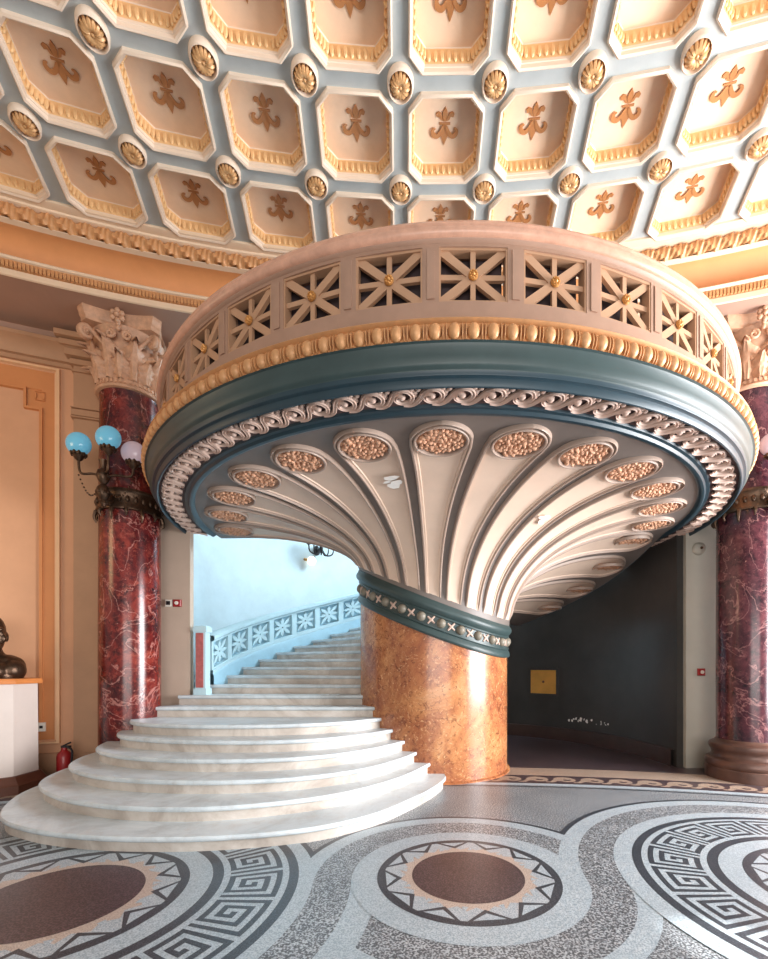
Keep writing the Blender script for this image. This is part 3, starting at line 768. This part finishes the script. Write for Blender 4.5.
# ------------------------------------------------------------------ stair balustrade and newel
bs = thing('balustrade', 'curved blue stair balustrade with starred panels rising along the stairwell', 'balustrade', bc(2.3, 150, .9))
bO = bc(2.3, 150, .9)
def stairh(deg): return RS * (6 + 3) + (179 - deg) / 7.4 * RS
RB = 2.29; D0, D1 = 179., 86.
def bsp(d, h, off): return bc(RB + off, d, stairh(d) + h)
n = 60
def brail(name, pr, mat, a=D0, b=D1):
    mb = MB(); mb.grid(lambda i, j: bsp(a + (b - a) * i / n, pr[j][1], pr[j][0]), n + 1, len(pr), 0, cv=True); return mb.build(name, mat, bs, bO, ang=40)
brail('stringer', [(-.05, -.14), (-.05, .09), (-.035, .115), (.05, .115), (.05, -.14)], M['balusdark'])
brail('handrail', [(-.055, .455), (-.055, .49), (-.035, .505), (.045, .505), (.06, .49), (.06, .455), (.035, .44), (-.03, .44)], M['balus'])
brail('base_rail', [(-.04, .115), (-.04, .145), (.04, .145), (.04, .115)], M['balus'])
NPAN = 10; dp = (D0 - D1) / NPAN
for k in range(NPAN):
    da = D0 - k * dp
    p = MB()
    def pm(u, w, d): return bsp(da - dp * (u + .5), .145 + .295 * w, -.03 + d)
    for (u0, u1, w0, w1) in ((-.5, -.40, 0, 1), (.40, .5, 0, 1), (-.4, .4, 0, .06), (-.4, .4, .94, 1)): p.prism([(u0, w0), (u1, w0), (u1, w1), (u0, w1)], 0, .06, pm)
    def pb(u0, w0, u1, w1, wd):
        dx, dy = u1 - u0, w1 - w0; L = sqrt(dx * dx + dy * dy); nx, ny = -dy / L * wd, dx / L * wd
        p.prism([(u0 - nx, w0 - ny), (u0 * .35 + u1 * .65 - nx * 1.6, w0 * .35 + w1 * .65 - ny * 1.6), (u1, w1), (u0 * .35 + u1 * .65 + nx * 1.6, w0 * .35 + w1 * .65 + ny * 1.6), (u0 + nx, w0 + ny)], .01, .05, pm)
    for q in range(8):
        b = q * pi / 4; l = .40 if q % 2 == 0 else .50
        pb(.03 * cos(b), .5 + .035 * sin(b), l * cos(b) * .95, .5 + l * sin(b) * 1.0, .042)
    po_ = p.build('star_panel', M['balus'], bs, bO, smooth=False)
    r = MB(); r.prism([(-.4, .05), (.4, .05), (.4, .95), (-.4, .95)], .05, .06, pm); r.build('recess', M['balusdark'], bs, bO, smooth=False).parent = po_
nw = thing('newel_post', 'square newel post with a red marble front at the foot of the balustrade', 'post', (-2.08, 4.42, .728))
nO = (-2.08, 4.42, .728)
mb = MB(); mb.box(-2.125, -2.025, 4.39, 4.49, .728, 1.34); mb.box(-2.137, -2.013, 4.378, 4.50, .728, .79); mb.box(-2.14, -2.01, 4.375, 4.505, 1.34, 1.385); mb.box(-2.13, -2.02, 4.385, 4.495, 1.385, 1.40)
mb.build('body', M['balus'], nw, nO, smooth=False)
mb = MB(); mb.box(-2.115, -2.045, 4.38, 4.392, .80, 1.33); mb.build('marble_face', M['redm'], nw, nO, smooth=False)

# ------------------------------------------------------------------ marble columns with Corinthian capitals
def column(cx, cy, label, with_base, mat):
    O = (cx, cy, 0)
    c = thing('marble_column', label, 'column', O, 'red marble columns of the hall')
    h0 = .37 if with_base else 0.0
    mb = MB(); N = 48
    pr = [(.282, h0), (.282, h0 + (3.62 - h0) * .35), (.278, h0 + (3.62 - h0) * .7), (.268, 3.60), (.272, 3.62)]
    mb.lathe(pr, cx, cy, 0, 2 * pi, N, -1); mb.build('shaft', mat, c, O, ang=60)
    if with_base:
        mb = MB(); pr = [(.0, 0), (.385, 0), (.385, .10), (.375, .112), (.385, .125), (.388, .15), (.375, .185), (.35, .20), (.335, .205), (.325, .225), (.325, .25), (.335, .27), (.34, .275), (.345, .285), (.352, .305), (.345, .33), (.318, .345), (.30, .352), (.284, .375)]
        mb.lathe(pr, cx, cy, 0, 2 * pi, N, -1); mb.build('base', M['basebr'], c, O)
    HB = 3.62
    cp = MB()
    pr = [(.272, HB), (.30, HB + .005), (.312, HB + .022), (.30, HB + .04), (.288, HB + .045), (.288, HB + .085), (.262, HB + .095), (.262, HB + .25), (.27, HB + .38), (.29, HB + .50), (.33, HB + .585), (.34, HB + .60)]
    cp.lathe(pr, cx, cy, 0, 2 * pi, N, -1)
    for k in range(44):
        a = 2 * pi * k / 44; cp.box(-.011, .011, 0, .012, HB + .048, HB + .083, 0, lambda u, w, h: (cx + (.286 + w) * sin(a) + u * cos(a), cy - (.286 + w) * cos(a) + u * sin(a), h))
    cap = cp.build('capital', M['capital'], c, O)
    def leafmesh(hs, w0, rbase, curl):
        m = MB(); nu, nv = 11, 15
        def fn(i, j):
            u = -1 + 2 * i / (nu - 1); s = j / (nv - 1)
            w = w0 * (.62 + .55 * sin(pi * min(1, s * 1.02)) ** 1.0) * (1 - .55 * max(0, s - .6) / .4) * (1 + .34 * cos(s * 26) * abs(u))
            if s < .76: hh = hs * s / .76; out = .004 + .05 * (s / .76) ** 2
            else:
                q = (s - .76) / .24 * 2.6; hh = hs + curl * .9 * sin(q) ; out = .054 + curl * (1 - cos(q))
                hh = hs + curl * (sin(q)) 
            ridge = .034 * (1 - abs(u)) ** 2 + .020 * abs(sin(u * 6))
            r = rbase + out + ridge - .055 * u * u
            return (u * w, r, hh)
        pts = [fn(i, j) for i in range(nu) for j in range(nv)]
        return pts, nu, nv
    def placed(parts, name, hb, rot0, cnt):
        pts, nu, nv = parts
        mb = MB()
        mb.grid(lambda i, j: (cx + pts[i * nv + j][0], cy - pts[i * nv + j][1], hb + pts[i * nv + j][2]), nu, nv)
        mb.grid(lambda i, j: (cx + pts[i * nv + j][0] * .96, cy - pts[i * nv + j][1] + .016, hb + pts[i * nv + j][2] - .004), nu, nv, flip=True)
        me = mb.data(name, M['capital'], O, ang=60, recalc=False)
        for q in range(cnt): put(name, me, cap, rz=rot0 + q * 2 * pi / cnt)
    placed(leafmesh(.175, .080, .268, .050), 'acanthus_leaf', HB + .092, 0, 8)
    placed(leafmesh(.325, .086, .266, .056), 'acanthus_leaf', HB + .092, pi / 8, 8)
    # volutes
    vm = MB()
    def spiral(ax, flipx, R0, turns, z0, tube_r, stem):
        P = []; rad = []
        for q in range(7):
            t_ = q / 6; P.append((stem[0] + (0 - stem[0]) * 0 , 0, 0))
        return P
    for s in (-1, 1):
        P = []; rr = []
        # stem rises from between the leaves and curls at the corner, corner direction = local -y
        for q in range(9):
            t_ = q / 8; P.append((s * (.15 * (1 - t_) ** 1.1 + .012), .262 + .155 * t_ ** 1.6, HB + .27 + .28 * t_ ** .8)); rr.append(.016 + .010 * t_)
        c0 = (s * .014, .417 - .0, HB + .55 - .062)
        for q in range(1, 26):
            a = pi / 2 - q / 25 * 3.4 * pi; R = .062 * (1 - .78 * q / 25)
            P.append((s * (.012 + .012 * q / 25), c0[1] + R * cos(a), c0[2] + R * sin(a))); rr.append(.024 * (1 - .45 * q / 25))
        vm.tube([(cx + x, cy - y, z) for x, y, z in P], rr, 7)
        vm.ball((cx + s * .03, cy - c0[1], c0[2]), .016, 8, 6)
    mv = vm.data('volute', M['capital'], O, ang=60)
    for q in range(4): put('volute', mv, cap, rz=pi / 4 + q * pi / 2)
    hm_ = MB()
    for s in (-1, 1):
        P = []; rr = []
        for q in range(8):
            t_ = q / 7; P.append((s * (.13 - .055 * t_ ** 2), .272 + .075 * t_ ** 1.5, HB + .30 + .235 * t_)); rr.append(.013 + .006 * t_)
        for q in range(1, 20):
            a = pi / 2 - q / 19 * 2.8 * pi; R = .045 * (1 - .75 * q / 19)
            P.append((s * (.075 - .0) - s * (R * cos(a)) , .350, HB + .49 + R * sin(a))); rr.append(.017 * (1 - .4 * q / 19))
        hm_.tube([(cx + x, cy - y, z) for x, y, z in P], rr, 7)
    # flower on the middle of the abacus
    for q in range(6): hm_.ball((cx + .045 * sin(q * pi / 3), cy - .385, HB + .655 + .05 * cos(q * pi / 3)), (.026, .022, .028), 8, 6)
    hm_.ball((cx, cy - .40, HB + .655), .026, 8, 6)
    for q, z in enumerate((.55, .59)): hm_.ball((cx, cy - .36 - .01 * q, HB + z), (.022, .02, .03), 8, 6)
    mh = hm_.data('flower_and_tendrils', M['capital'], O, ang=60)
    for q in range(4): put('flower_and_tendrils', mh, cap, rz=q * pi / 2)
    ab = MB()
    def abp(ex):
        P = []
        for q in range(4):
            b = pi / 4 + q * pi / 2; cr_ = .47 + ex; d = .045
            for s in (1, -1): P.append((cr_ * cos(b) + s * d * sin(b), cr_ * sin(b) - s * d * cos(b)))
            b2 = b + pi / 2
            p0 = (cr_ * cos(b) - d * sin(b), cr_ * sin(b) + d * cos(b)); p1 = (cr_ * cos(b2) + d * sin(b2), cr_ * sin(b2) - d * cos(b2))
            m_ = b + pi / 4
            for w in range(1, 8):
                t_ = w / 8; k_ = .055 * sin(pi * t_)
                P.append((p0[0] + (p1[0] - p0[0]) * t_ - k_ * cos(m_), p0[1] + (p1[1] - p0[1]) * t_ - k_ * sin(m_)))
        return P
    lv = [(-.03, HB + .60), (-.03, HB + .635), (-.015, HB + .65), (-.012, HB + .68), (.0, HB + .70), (.0, HB + .742)]
    rg = [[(cx + x, cy + y, h) for x, y in abp(e)] for e, h in lv]; n_ = len(rg[0])
    ab.grid(lambda i, j: rg[j][i], n_, len(lv), 0, cu=True)
    ab.add(rg[0], [tuple(range(n_))]); ab.add(rg[-1], [tuple(range(n_))])
    ab.build('abacus', M['capital'], c, O, ang=30).parent = cap
    cap.scale = (1, 1, .9); cap.location = (0, 0, HB * .1 * S)
    c.scale = (.87, .87, .94); c.rotation_euler = (0, 0, -atan2(cx - HX, cy - HY))
    return c
LC = (-2.585, 4.12); RC = (3.03, 4.10)
column(*LC, 'polished red marble column left of the stairs with a gilt Corinthian capital', False, M['red'])
column(*RC, 'polished purple-red marble column at the right edge on a bronze base', True, M['red2'])

# ------------------------------------------------------------------ lamps on the columns
def column_lamp(cx, cy, label, globes):
    O = (cx, cy, 2.45); q0 = .243
    w = thing('column_lamp', label, 'lamp', O, 'three-globe lamps on the columns')
    mb = MB(); mb.lathe([(q0, 2.36), (q0 + .02, 2.365), (q0 + .022, 2.38), (q0 + .012, 2.40), (q0 + .008, 2.50), (q0 + .022, 2.52), (q0 + .018, 2.54), (q0, 2.545)], cx, cy, 0, 2 * pi, 40, -1)
    for k in range(26):
        a = 2 * pi * k / 26; mb.ball((cx + (q0 + .01) * sin(a), cy - (q0 + .01) * cos(a), 2.45), (.018, .018, .03), 7, 5)
    for k in range(14):
        a = 2 * pi * k / 14; L_ = .06 if k % 2 else .10
        mb.tube([(cx + (q0 + .012 + .015 * sin(pi * q / 6)) * sin(a), cy - (q0 + .012 + .015 * sin(pi * q / 6)) * cos(a), 2.365 - L_ * q / 6) for q in range(7)], [.020 - .0024 * q for q in range(7)], 6)
    mb.build('band', M['bronze'], w, O)
    y0 = cy - .36
    mb = MB()
    mb.lathe([(0, 2.33), (.015, 2.335), (.028, 2.36), (.018, 2.39), (.038, 2.41), (.055, 2.45), (.045, 2.49), (.02, 2.52), (.04, 2.55), (.052, 2.59), (.042, 2.63), (.02, 2.65), (.025, 2.69), (.035, 2.72), (.0, 2.73)], cx, y0, 0, 2 * pi, 20, -1)
    for k in range(9):
        a = 2 * pi * k / 9; mb.ball((cx + .045 * sin(a), y0 - .045 * cos(a), 2.45), .016, 7, 5); mb.ball((cx + .042 * sin(a), y0 - .042 * cos(a), 2.59), .014, 7, 5)
    mb.tube(smoothpts([(cx, cy - .24, 2.44), (cx, cy - .31, 2.38), (cx, y0, 2.42)], 5), .024, 8)
    mb.build('stem', M['bronze'], w, O)
    for n_, (gx, gy, gz, mt) in enumerate(globes):
        g = (gx, gy, gz)
        am = MB()
        am.tube(smoothpts([(cx, y0, 2.58), (cx + (gx - cx) * .4, y0 + (gy - y0) * .4, 2.60), (cx + (gx - cx) * .92, y0 + (gy - y0) * .92, 2.60), (gx, gy, gz - .13)], 6), .010, 8)
        am.lathe([(.010, gz - .14), (.026, gz - .128), (.034, gz - .112), (.050, gz - .092), (.055, gz - .078), (.02, gz - .09)], gx, gy, 0, 2 * pi, 16, -1)
        for k in range(9):
            a = 2 * pi * k / 9; am.ball((gx + .050 * sin(a), gy - .050 * cos(a), gz - .084), (.013, .013, .019), 6, 5)
        arm = am.build('arm', M['bronze'], w, O)
        gm = MB(); gm.ball(g, (.098, .07, .094), 24, 14)
        gm.build('globe', M[mt], w, O, ang=80)
        if n_ != 1:
            cm_ = MB()
            for q in range(15):
                t_ = q / 14; cm_.ball((cx + (gx - cx) * t_, y0 + (gy - y0) * t_, 2.56 + .02 * t_ - .15 * sin(pi * t_)), .008, 6, 4)
            cm_.build('chain', M['bronze'], arm, O)
    return w
column_lamp(LC[0], LC[1], 'bronze lamp with blue glass globes on the left column', ((-2.76, 3.72, 2.835, 'blueglass'), (-2.475, 3.66, 2.855, 'blueglass'), (-2.36, 3.80, 2.80, 'paleglass')))
column_lamp(RC[0], RC[1], 'bronze lamp with a pale globe in front on the right column', ((2.95, 3.72, 2.83, 'paleglass'), (3.12, 3.66, 2.85, 'blueglass'), (3.36, 3.76, 2.83, 'blueglass')))

# ------------------------------------------------------------------ pedestal, bust, small wall things
PX, PY = -3.44, 3.68
pe = thing('pedestal', 'octagonal white marble pedestal under the bronze bust', 'pedestal', (PX, PY, 0))
PO = (PX, PY, 0)
def octp(mb, lv, m=0):
    rg = []
    for ap, h in lv:
        R = ap / cos(pi / 8); rg.append([(PX + R * cos(pi / 8 + k * pi / 4), PY + R * sin(pi / 8 + k * pi / 4), h) for k in range(8)])
    mb.grid(lambda i, j: rg[j][i], 8, len(lv), m, cu=True); mb.add(rg[-1], [tuple(range(8))], m)
mb = MB(); octp(mb, [(.285, .12), (.28, .87)]); mb.build('shaft', M['pedestal'], pe, PO, smooth=False)
mb = MB(); octp(mb, [(.27, .862), (.31, .866), (.312, .888), (.305, .905), (.30, .907)]); mb.build('cap_slab', M['wood'], pe, PO, smooth=False)
mb = MB(); octp(mb, [(.345, 0), (.345, .07), (.335, .08), (.31, .12), (.30, .135), (.27, .14)]); mb.build('plinth', M['woodd'], pe, PO, smooth=False)
# bust: one continuous skin from overlapping masses, remeshed
def bust():
    ox, oy, oz = PX + .005, PY - .0, .900
    mb = MB()
    def E(f, r, z, a, b, c, nu=16, nv=10):
        if z < .15: r, b = r * .70, b * .72
        D = (.80, -.60) if z > .15 else (.28, -.96)      # the head is turned to the right of the chest
        Rt = (D[1], -D[0])
        c0 = (ox + (D[0] * f + Rt[0] * r) * 1.06, oy + (D[1] * f + Rt[1] * r) * 1.06, oz + z * 1.2)
        mb.ball((0, 0, 0), (a * 1.06, b * 1.06, c * 1.2), nu, nv, 0, lambda x, y, zz: (c0[0] + D[0] * x + Rt[0] * y, c0[1] + D[1] * x + Rt[1] * y, c0[2] + zz))
    E(0, 0, .02, .15, .27, .085); E(-.02, 0, .075, .13, .245, .075); E(0, .20, .06, .10, .10, .075); E(0, -.20, .06, .10, .10, .075)
    E(.05, .09, .05, .12, .12, .07); E(.05, -.09, .05, .12, .12, .07)
    E(-.03, .11, .115, .085, .13, .055); E(-.03, -.11, .115, .085, .13, .055); E(-.03, .19, .085, .09, .085, .07); E(-.03, -.19, .085, .09, .085, .07); E(-.02, 0, .14, .08, .12, .06)
    E(-.01, 0, .155, .07, .072, .10)                       # neck
    E(.0, 0, .325, .105, .083, .115)                       # cranium
    E(.045, 0, .275, .07, .068, .10)                       # face
    E(.075, 0, .205, .04, .045, .035)                      # chin
    E(.105, 0, .335, .022, .055, .016); E(.128, 0, .285, .022, .018, .035); E(.135, 0, .268, .02, .022, .016)   # brow, nose
    E(.112, 0, .235, .018, .032, .011); E(.106, 0, .222, .018, .028, .011)   # lips
    for s in (-1, 1):
        E(.085, s * .045, .275, .03, .025, .03); E(-.005, s * .085, .29, .026, .014, .036)   # cheek, ear
        E(.098, s * .032, .31, .013, .017, .011)                                  # eye
    o = mb.build('body', M['bronze'], None, (ox, oy, oz), recalc=False)
    r = o.modifiers.new('remesh', 'REMESH'); r.mode = 'VOXEL'; r.voxel_size = .008 * S; r.use_smooth_shade = True
    s_ = o.modifiers.new('smooth', 'SMOOTH'); s_.factor = .5; s_.iterations = 3
    o.name = 'bust'
    tag(o, 'dark bronze head-and-shoulders bust on the white pedestal', 'bust')
bust()
fx = (-3.04, 3.93)
fe = thing('fire_extinguisher', 'small red fire extinguisher on the floor between pedestal and steps', 'fire extinguisher', (*fx, 0)); fO = (*fx, 0)
mb = MB(); mb.lathe([(0, .0), (.05, .0), (.055, .01), (.056, .22), (.05, .25), (.03, .27), (.022, .28), (.022, .30), (0, .30)], fx[0], fx[1], 0, 2 * pi, 20, -1); mb.build('cylinder', M['redp'], fe, fO)
mb = MB(); mb.box(fx[0] - .02, fx[0] + .05, fx[1] - .015, fx[1] + .015, .30, .318); mb.tube([(fx[0] - .01, fx[1], .315), (fx[0] + .055, fx[1], .345)], .008, 6); mb.tube(smoothpts([(fx[0] + .02, fx[1], .305), (fx[0] + .075, fx[1] - .01, .27), (fx[0] + .068, fx[1] - .02, .12)], 6), .009, 6); mb.build('valve_and_hose', M['black'], fe, fO)
def wallbox(name, lab, cat, x0, x1, y, z0, z1, d, mat, det=None, org=None):
    org = ((x0 + x1) / 2, y, (z0 + z1) / 2); mb = MB()
    def mp(u, w, t): return (u, y - t, w)
    b = .15 * (z1 - z0)
    vs = [(x0, y, z0), (x1, y, z0), (x1, y, z1), (x0, y, z1)]; e = .006
    fr = [(x0 + e, y - d, z0 + e), (x1 - e, y - d, z0 + e), (x1 - e, y - d, z1 - e), (x0 + e, y - d, z1 - e)]; md = [(x0, y - d * .7, z0), (x1, y - d * .7, z0), (x1, y - d * .7, z1), (x0, y - d * .7, z1)]
    mb.add(vs + md + fr, [(0, 1, 5, 4), (1, 2, 6, 5), (2, 3, 7, 6), (3, 0, 4, 7), (4, 5, 9, 8), (5, 6, 10, 9), (6, 7, 11, 10), (7, 4, 8, 11), (8, 9, 10, 11)])
    t_ = thing(name, lab, cat, org); mb.build('housing', mat, t_, org, smooth=False)
    if det:
        pn, pm_, kind = det; m2 = MB(); cx_, cz_ = org[0], org[2]; s = min(x1 - x0, z1 - z0) * .26
        if kind == 'round': m2.grid(lambda i, j: (cx_ + (s, s * .9, 0.001)[j] * cos(2 * pi * i / 14), y - (d, d + .008, d + .008)[j], cz_ + (s, s * .9, .001)[j] * sin(2 * pi * i / 14)), 14, 3, 0, cu=True)
        else: m2.box(cx_ - s, cx_ + s, y - d - .006, y - d + .002, cz_ - s, cz_ + s)
        m2.build(pn, pm_, t_, org, smooth=False)
    return t_
yp = 4.40
wallbox('light_switch', 'small cream switch box on the beige pier', 'switch', -2.417, -2.345, yp, 1.585, 1.655, .02, M['white'], ('rocker', M['black'], 'sq'))
wallbox('fire_alarm_button', 'red fire alarm box beside the cream switch', 'alarm button', -2.338, -2.26, yp, 1.585, 1.655, .025, M['redp'], ('push_disc', M['white'], 'round'))
yq = 4.47
wallbox('fire_alarm_button', 'small red call button low on the grey pier', 'alarm button', 2.80, 2.87, yq, .915, .985, .025, M['redp'], ('push_disc', M['white'], 'round'))
al = thing('alarm_bell', 'round grey alarm bell high on the grey pier', 'bell', (2.81, yq, 2.165)); aO = (2.81, yq, 2.165)
mb = MB(); prb = [(.062, 0), (.062, .015), (.055, .035), (.035, .048), (.001, .052)]
mb.grid(lambda i, j: (2.81 + prb[j][0] * cos(2 * pi * i / 24), yq - prb[j][1], 2.165 + prb[j][0] * sin(2 * pi * i / 24)), 24, 5, 0, cu=True); mb.build('gong', M['pier2'], al, aO)
mb = MB(); mb.ball((2.81, yq - .055, 2.165), .014, 8, 6); mb.build('cap_nut', M['bronze'], al, aO)
# brass hatch on the dark wall
def onwall(px_, py_):   # angle/height on the dark wall for a point seen at a bearing
    s_ = (px_ - 414) / 452.; best = None
    for q in range(0, 700):
        d = q / 10; p = bc(2.42, d, 0); e = abs(p[0] / p[1] - s_)
        if best is None or e < best[0]: best = (e, d, p)
    d, p = best[1], best[2]; return d, 1 - (py_ - 667) / 452. * p[1]
d1, ht = onwall(531.5, 670); d2, hb = onwall(557, 694)
bh = thing('brass_hatch', 'square brass service hatch glowing gold on the dark wall', 'hatch', bc(2.41, (d1 + d2) / 2, (ht + hb) / 2)); hO = bc(2.41, (d1 + d2) / 2, (ht + hb) / 2)
mb = MB(); mb.box(d2, d1, hb, ht, 0, .02, 0, lambda u, w, t_: bc(2.418 - t_, u, w)); mb.build('door', M['brass'], bh, hO, smooth=False)
fmv = MB(); e1 = .9
for (a, b, c_, d_) in ((d2 - e1, d2, hb - .03, ht + .03), (d1, d1 + e1, hb - .03, ht + .03), (d2, d1, hb - .03, hb), (d2, d1, ht, ht + .03)): fmv.box(a, b, c_, d_, 0, .03, 0, lambda u, w, t_: bc(2.419 - t_, u, w))
fmv.build('frame', M['darkwall'], bh, hO, smooth=False)
mb = MB(); q = bc(2.39, (d1 + d2) / 2, (ht + hb) / 2); mb.ball(q, (.018, .018, .018), 10, 6); mb.build('knob', M['woodd'], bh, hO)
# flaked plaster low on the dark wall
mb = MB(); rnd = random.Random(11)
for q in range(26):
    dd = onwall(568 + 42 * rnd.random(), 740)[0]; h_ = .30 + .05 * rnd.random() - (0.0012 * (d1 - dd)); s = .006 + .014 * rnd.random() ** 2
    mb.add([bc(2.413, dd + 24 * s * (.5 + .6 * rnd.random()) * cos(w * 2 * pi / 7) * 1.2, h_ + s * (.6 + .6 * rnd.random()) * sin(w * 2 * pi / 7)) for w in range(7)], [tuple(range(7))])
o = mb.build('flaked_plaster', M['chip'], dw, (0, 0, 0), smooth=False)
# wall sconce in the stairwell
def onblue(px_, py_):
    s_ = (px_ - 414) / 452.; best = None
    for q in range(900, 1780):
        d = q / 10; p = bc(2.95, d, 0); e = abs(p[0] / p[1] - s_)
        if best is None or e < best[0]: best = (e, d, p)
    d, p = best[1], best[2]; return d, 1 - (py_ - 667) / 452. * p[1], p
sd, sh, sp_ = onblue(316, 551)
so = (bc(2.86, sd, sh)); sn = thing('wall_sconce', 'dark iron scroll sconce high on the blue stairwell wall', 'sconce', so)
mb = MB()
mb.ball(bc(2.93, sd, sh), (.05, .05, .08), 10, 6); mb.tube([bc(2.93, sd, sh), bc(2.75, sd, sh)], .016, 8); mb.ball(bc(2.75, sd, sh), (.03, .03, .09), 10, 8)
mb.build('bracket', M['black'], sn, so)
for k, (u, w) in enumerate(((-.20, .05), (-.12, .11), (.0, .14), (.12, .11), (.20, .05))):
    c0 = bc(2.75, sd, sh)
    def q_(x, z): p = bc(2.75, sd, 0); t_ = radians(sd); return (p[0] + x * -sin(t_) * -1, p[1] + x * cos(t_) * -1, sh + z)
    mb = MB(); mb.tube(smoothpts([c0, q_(u * .4, -.10), q_(u * .9, -.07), q_(u, w - .03)], 5), .011, 6); mb.lathe([(.005, 0), (.03, .012), (.035, .03), (.02, .02)], q_(u, w)[0], q_(u, w)[1], 0, 2 * pi, 10, 1, hf=lambda a, r: q_(u, w)[2] - .03)
    mb.tube([q_(u, w - .02), q_(u, w + .06)], .010, 6); mb.build('candle_arm', M['black'], sn, so)
gd, gh, gp = onblue(309, 562)
gO = bc(2.88, gd, gh); g = thing('globe_lamp', 'lit white globe lamp just below the iron sconce', 'lamp', gO)
mb = MB(); mb.ball(bc(2.86, gd, gh), .065, 16, 10); mb.build('globe', M['whiteglobe'], g, gO, ang=80)
mb = MB(); mb.tube([bc(2.95, gd + 1.4, gh + .03), bc(2.87, gd + 1, gh + .01)], .022, 8); mb.build('holder', M['brass'], g, gO)
# socket plate on the ochre panel
th = -.3528; s0 = hall(10.10, th, .42); sk = thing('wall_socket', 'little pale socket plate low on the ochre panel by the pedestal', 'socket', s0)
mb = MB(); mb.box(-.03, .03, -.04, .04, 0, .02, 0, lambda u, w, t_: hall(10.105 - t_, th + u / 10.1, .46 + w)); mb.build('plate', M['white'], sk, s0, smooth=False)
mb = MB(); mb.box(-.012, .012, -.012, .012, .02, .024, 0, lambda u, w, t_: hall(10.105 - t_, th + u / 10.1, .46 + w)); mb.build('inset', M['black'], sk, s0, smooth=False)

# ------------------------------------------------------------------ light and camera
def area(name, loc, target, sx, sy, power, rgb):
    from mathutils import Vector
    l = bpy.data.lights.new(name, 'AREA'); l.shape = 'RECTANGLE'; l.size = sx * S; l.size_y = sy * S; l.energy = power; l.color = rgb
    o = bpy.data.objects.new(name, l); col.objects.link(o); o.location = Vector(loc) * S
    o.rotation_euler = (Vector(target) - Vector(loc)).to_track_quat('-Z', 'Y').to_euler(); return o
area('assumed_right_daylight', (5.4, 2.0, 1.7), (-.6, 3.6, 3.1), 3.0, 2.8, 2350, (.95, .97, 1.0))  # unseen area lamp; windows assumed from the brighter right side, none built
area('ceiling_fill', (1.0, -4.5, 1.2), (0, 3.0, 3.8), 5.0, 2.2, 640, (1.0, .96, .92))  # unseen fill behind the camera, added to lift the ceiling
area('assumed_stairwell_daylight', (1.1, 6.6, 3.9), (-1.0, 6.2, 1.6), 1.4, 1.4, 560, (.68, .87, 1.0))  # unseen lamp added for the blue wall; daylight assumed, no window stands here
area('warm_left_fill', (-4.6, 1.6, 2.6), (-3.2, 4.6, 2.6), .9, .9, 50, (1.0, .68, .36))  # added fill that warms the left wall; no lamp stands there
l = bpy.data.lights.new('assumed_sunbeam', 'SPOT'); l.energy = 9000; l.spot_size = radians(4); l.spot_blend = .5; l.shadow_soft_size = .03; l.color = (1, .97, .92)  # added spot lamp; sunlight assumed from the bright patch on the floor
o = bpy.data.objects.new('assumed_sunbeam', l); col.objects.link(o); o.location = (4.6 * S, -1.2 * S, 3.6 * S)
from mathutils import Vector
o.rotation_euler = (Vector((1.19, 1.58, 0)) - Vector((4.6, -1.2, 3.6))).to_track_quat('-Z', 'Y').to_euler()
w = bpy.data.worlds.new('hall_ambient'); sc.world = w; w.use_nodes = True
w.node_tree.nodes['Background'].inputs[0].default_value = (1.0, .95, .9, 1); w.node_tree.nodes['Background'].inputs[1].default_value = .48
cam = bpy.data.cameras.new('camera'); co = bpy.data.objects.new('camera', cam); col.objects.link(co)
co.location = (0, 0, S); co.rotation_euler = (pi / 2, 0, 0)
cam.sensor_width = 36; cam.lens = 452 / 959 * 36
cam.shift_x = (384 - 414) / 959; cam.shift_y = (667 - 479.5) / 959
cam.clip_start = .05; cam.clip_end = 200
sc.camera = co
sc.view_settings.view_transform = 'Standard'; sc.view_settings.look = 'None'; sc.view_settings.gamma = 1; sc.view_settings.exposure = 0
sc.view_settings.use_curve_mapping = False
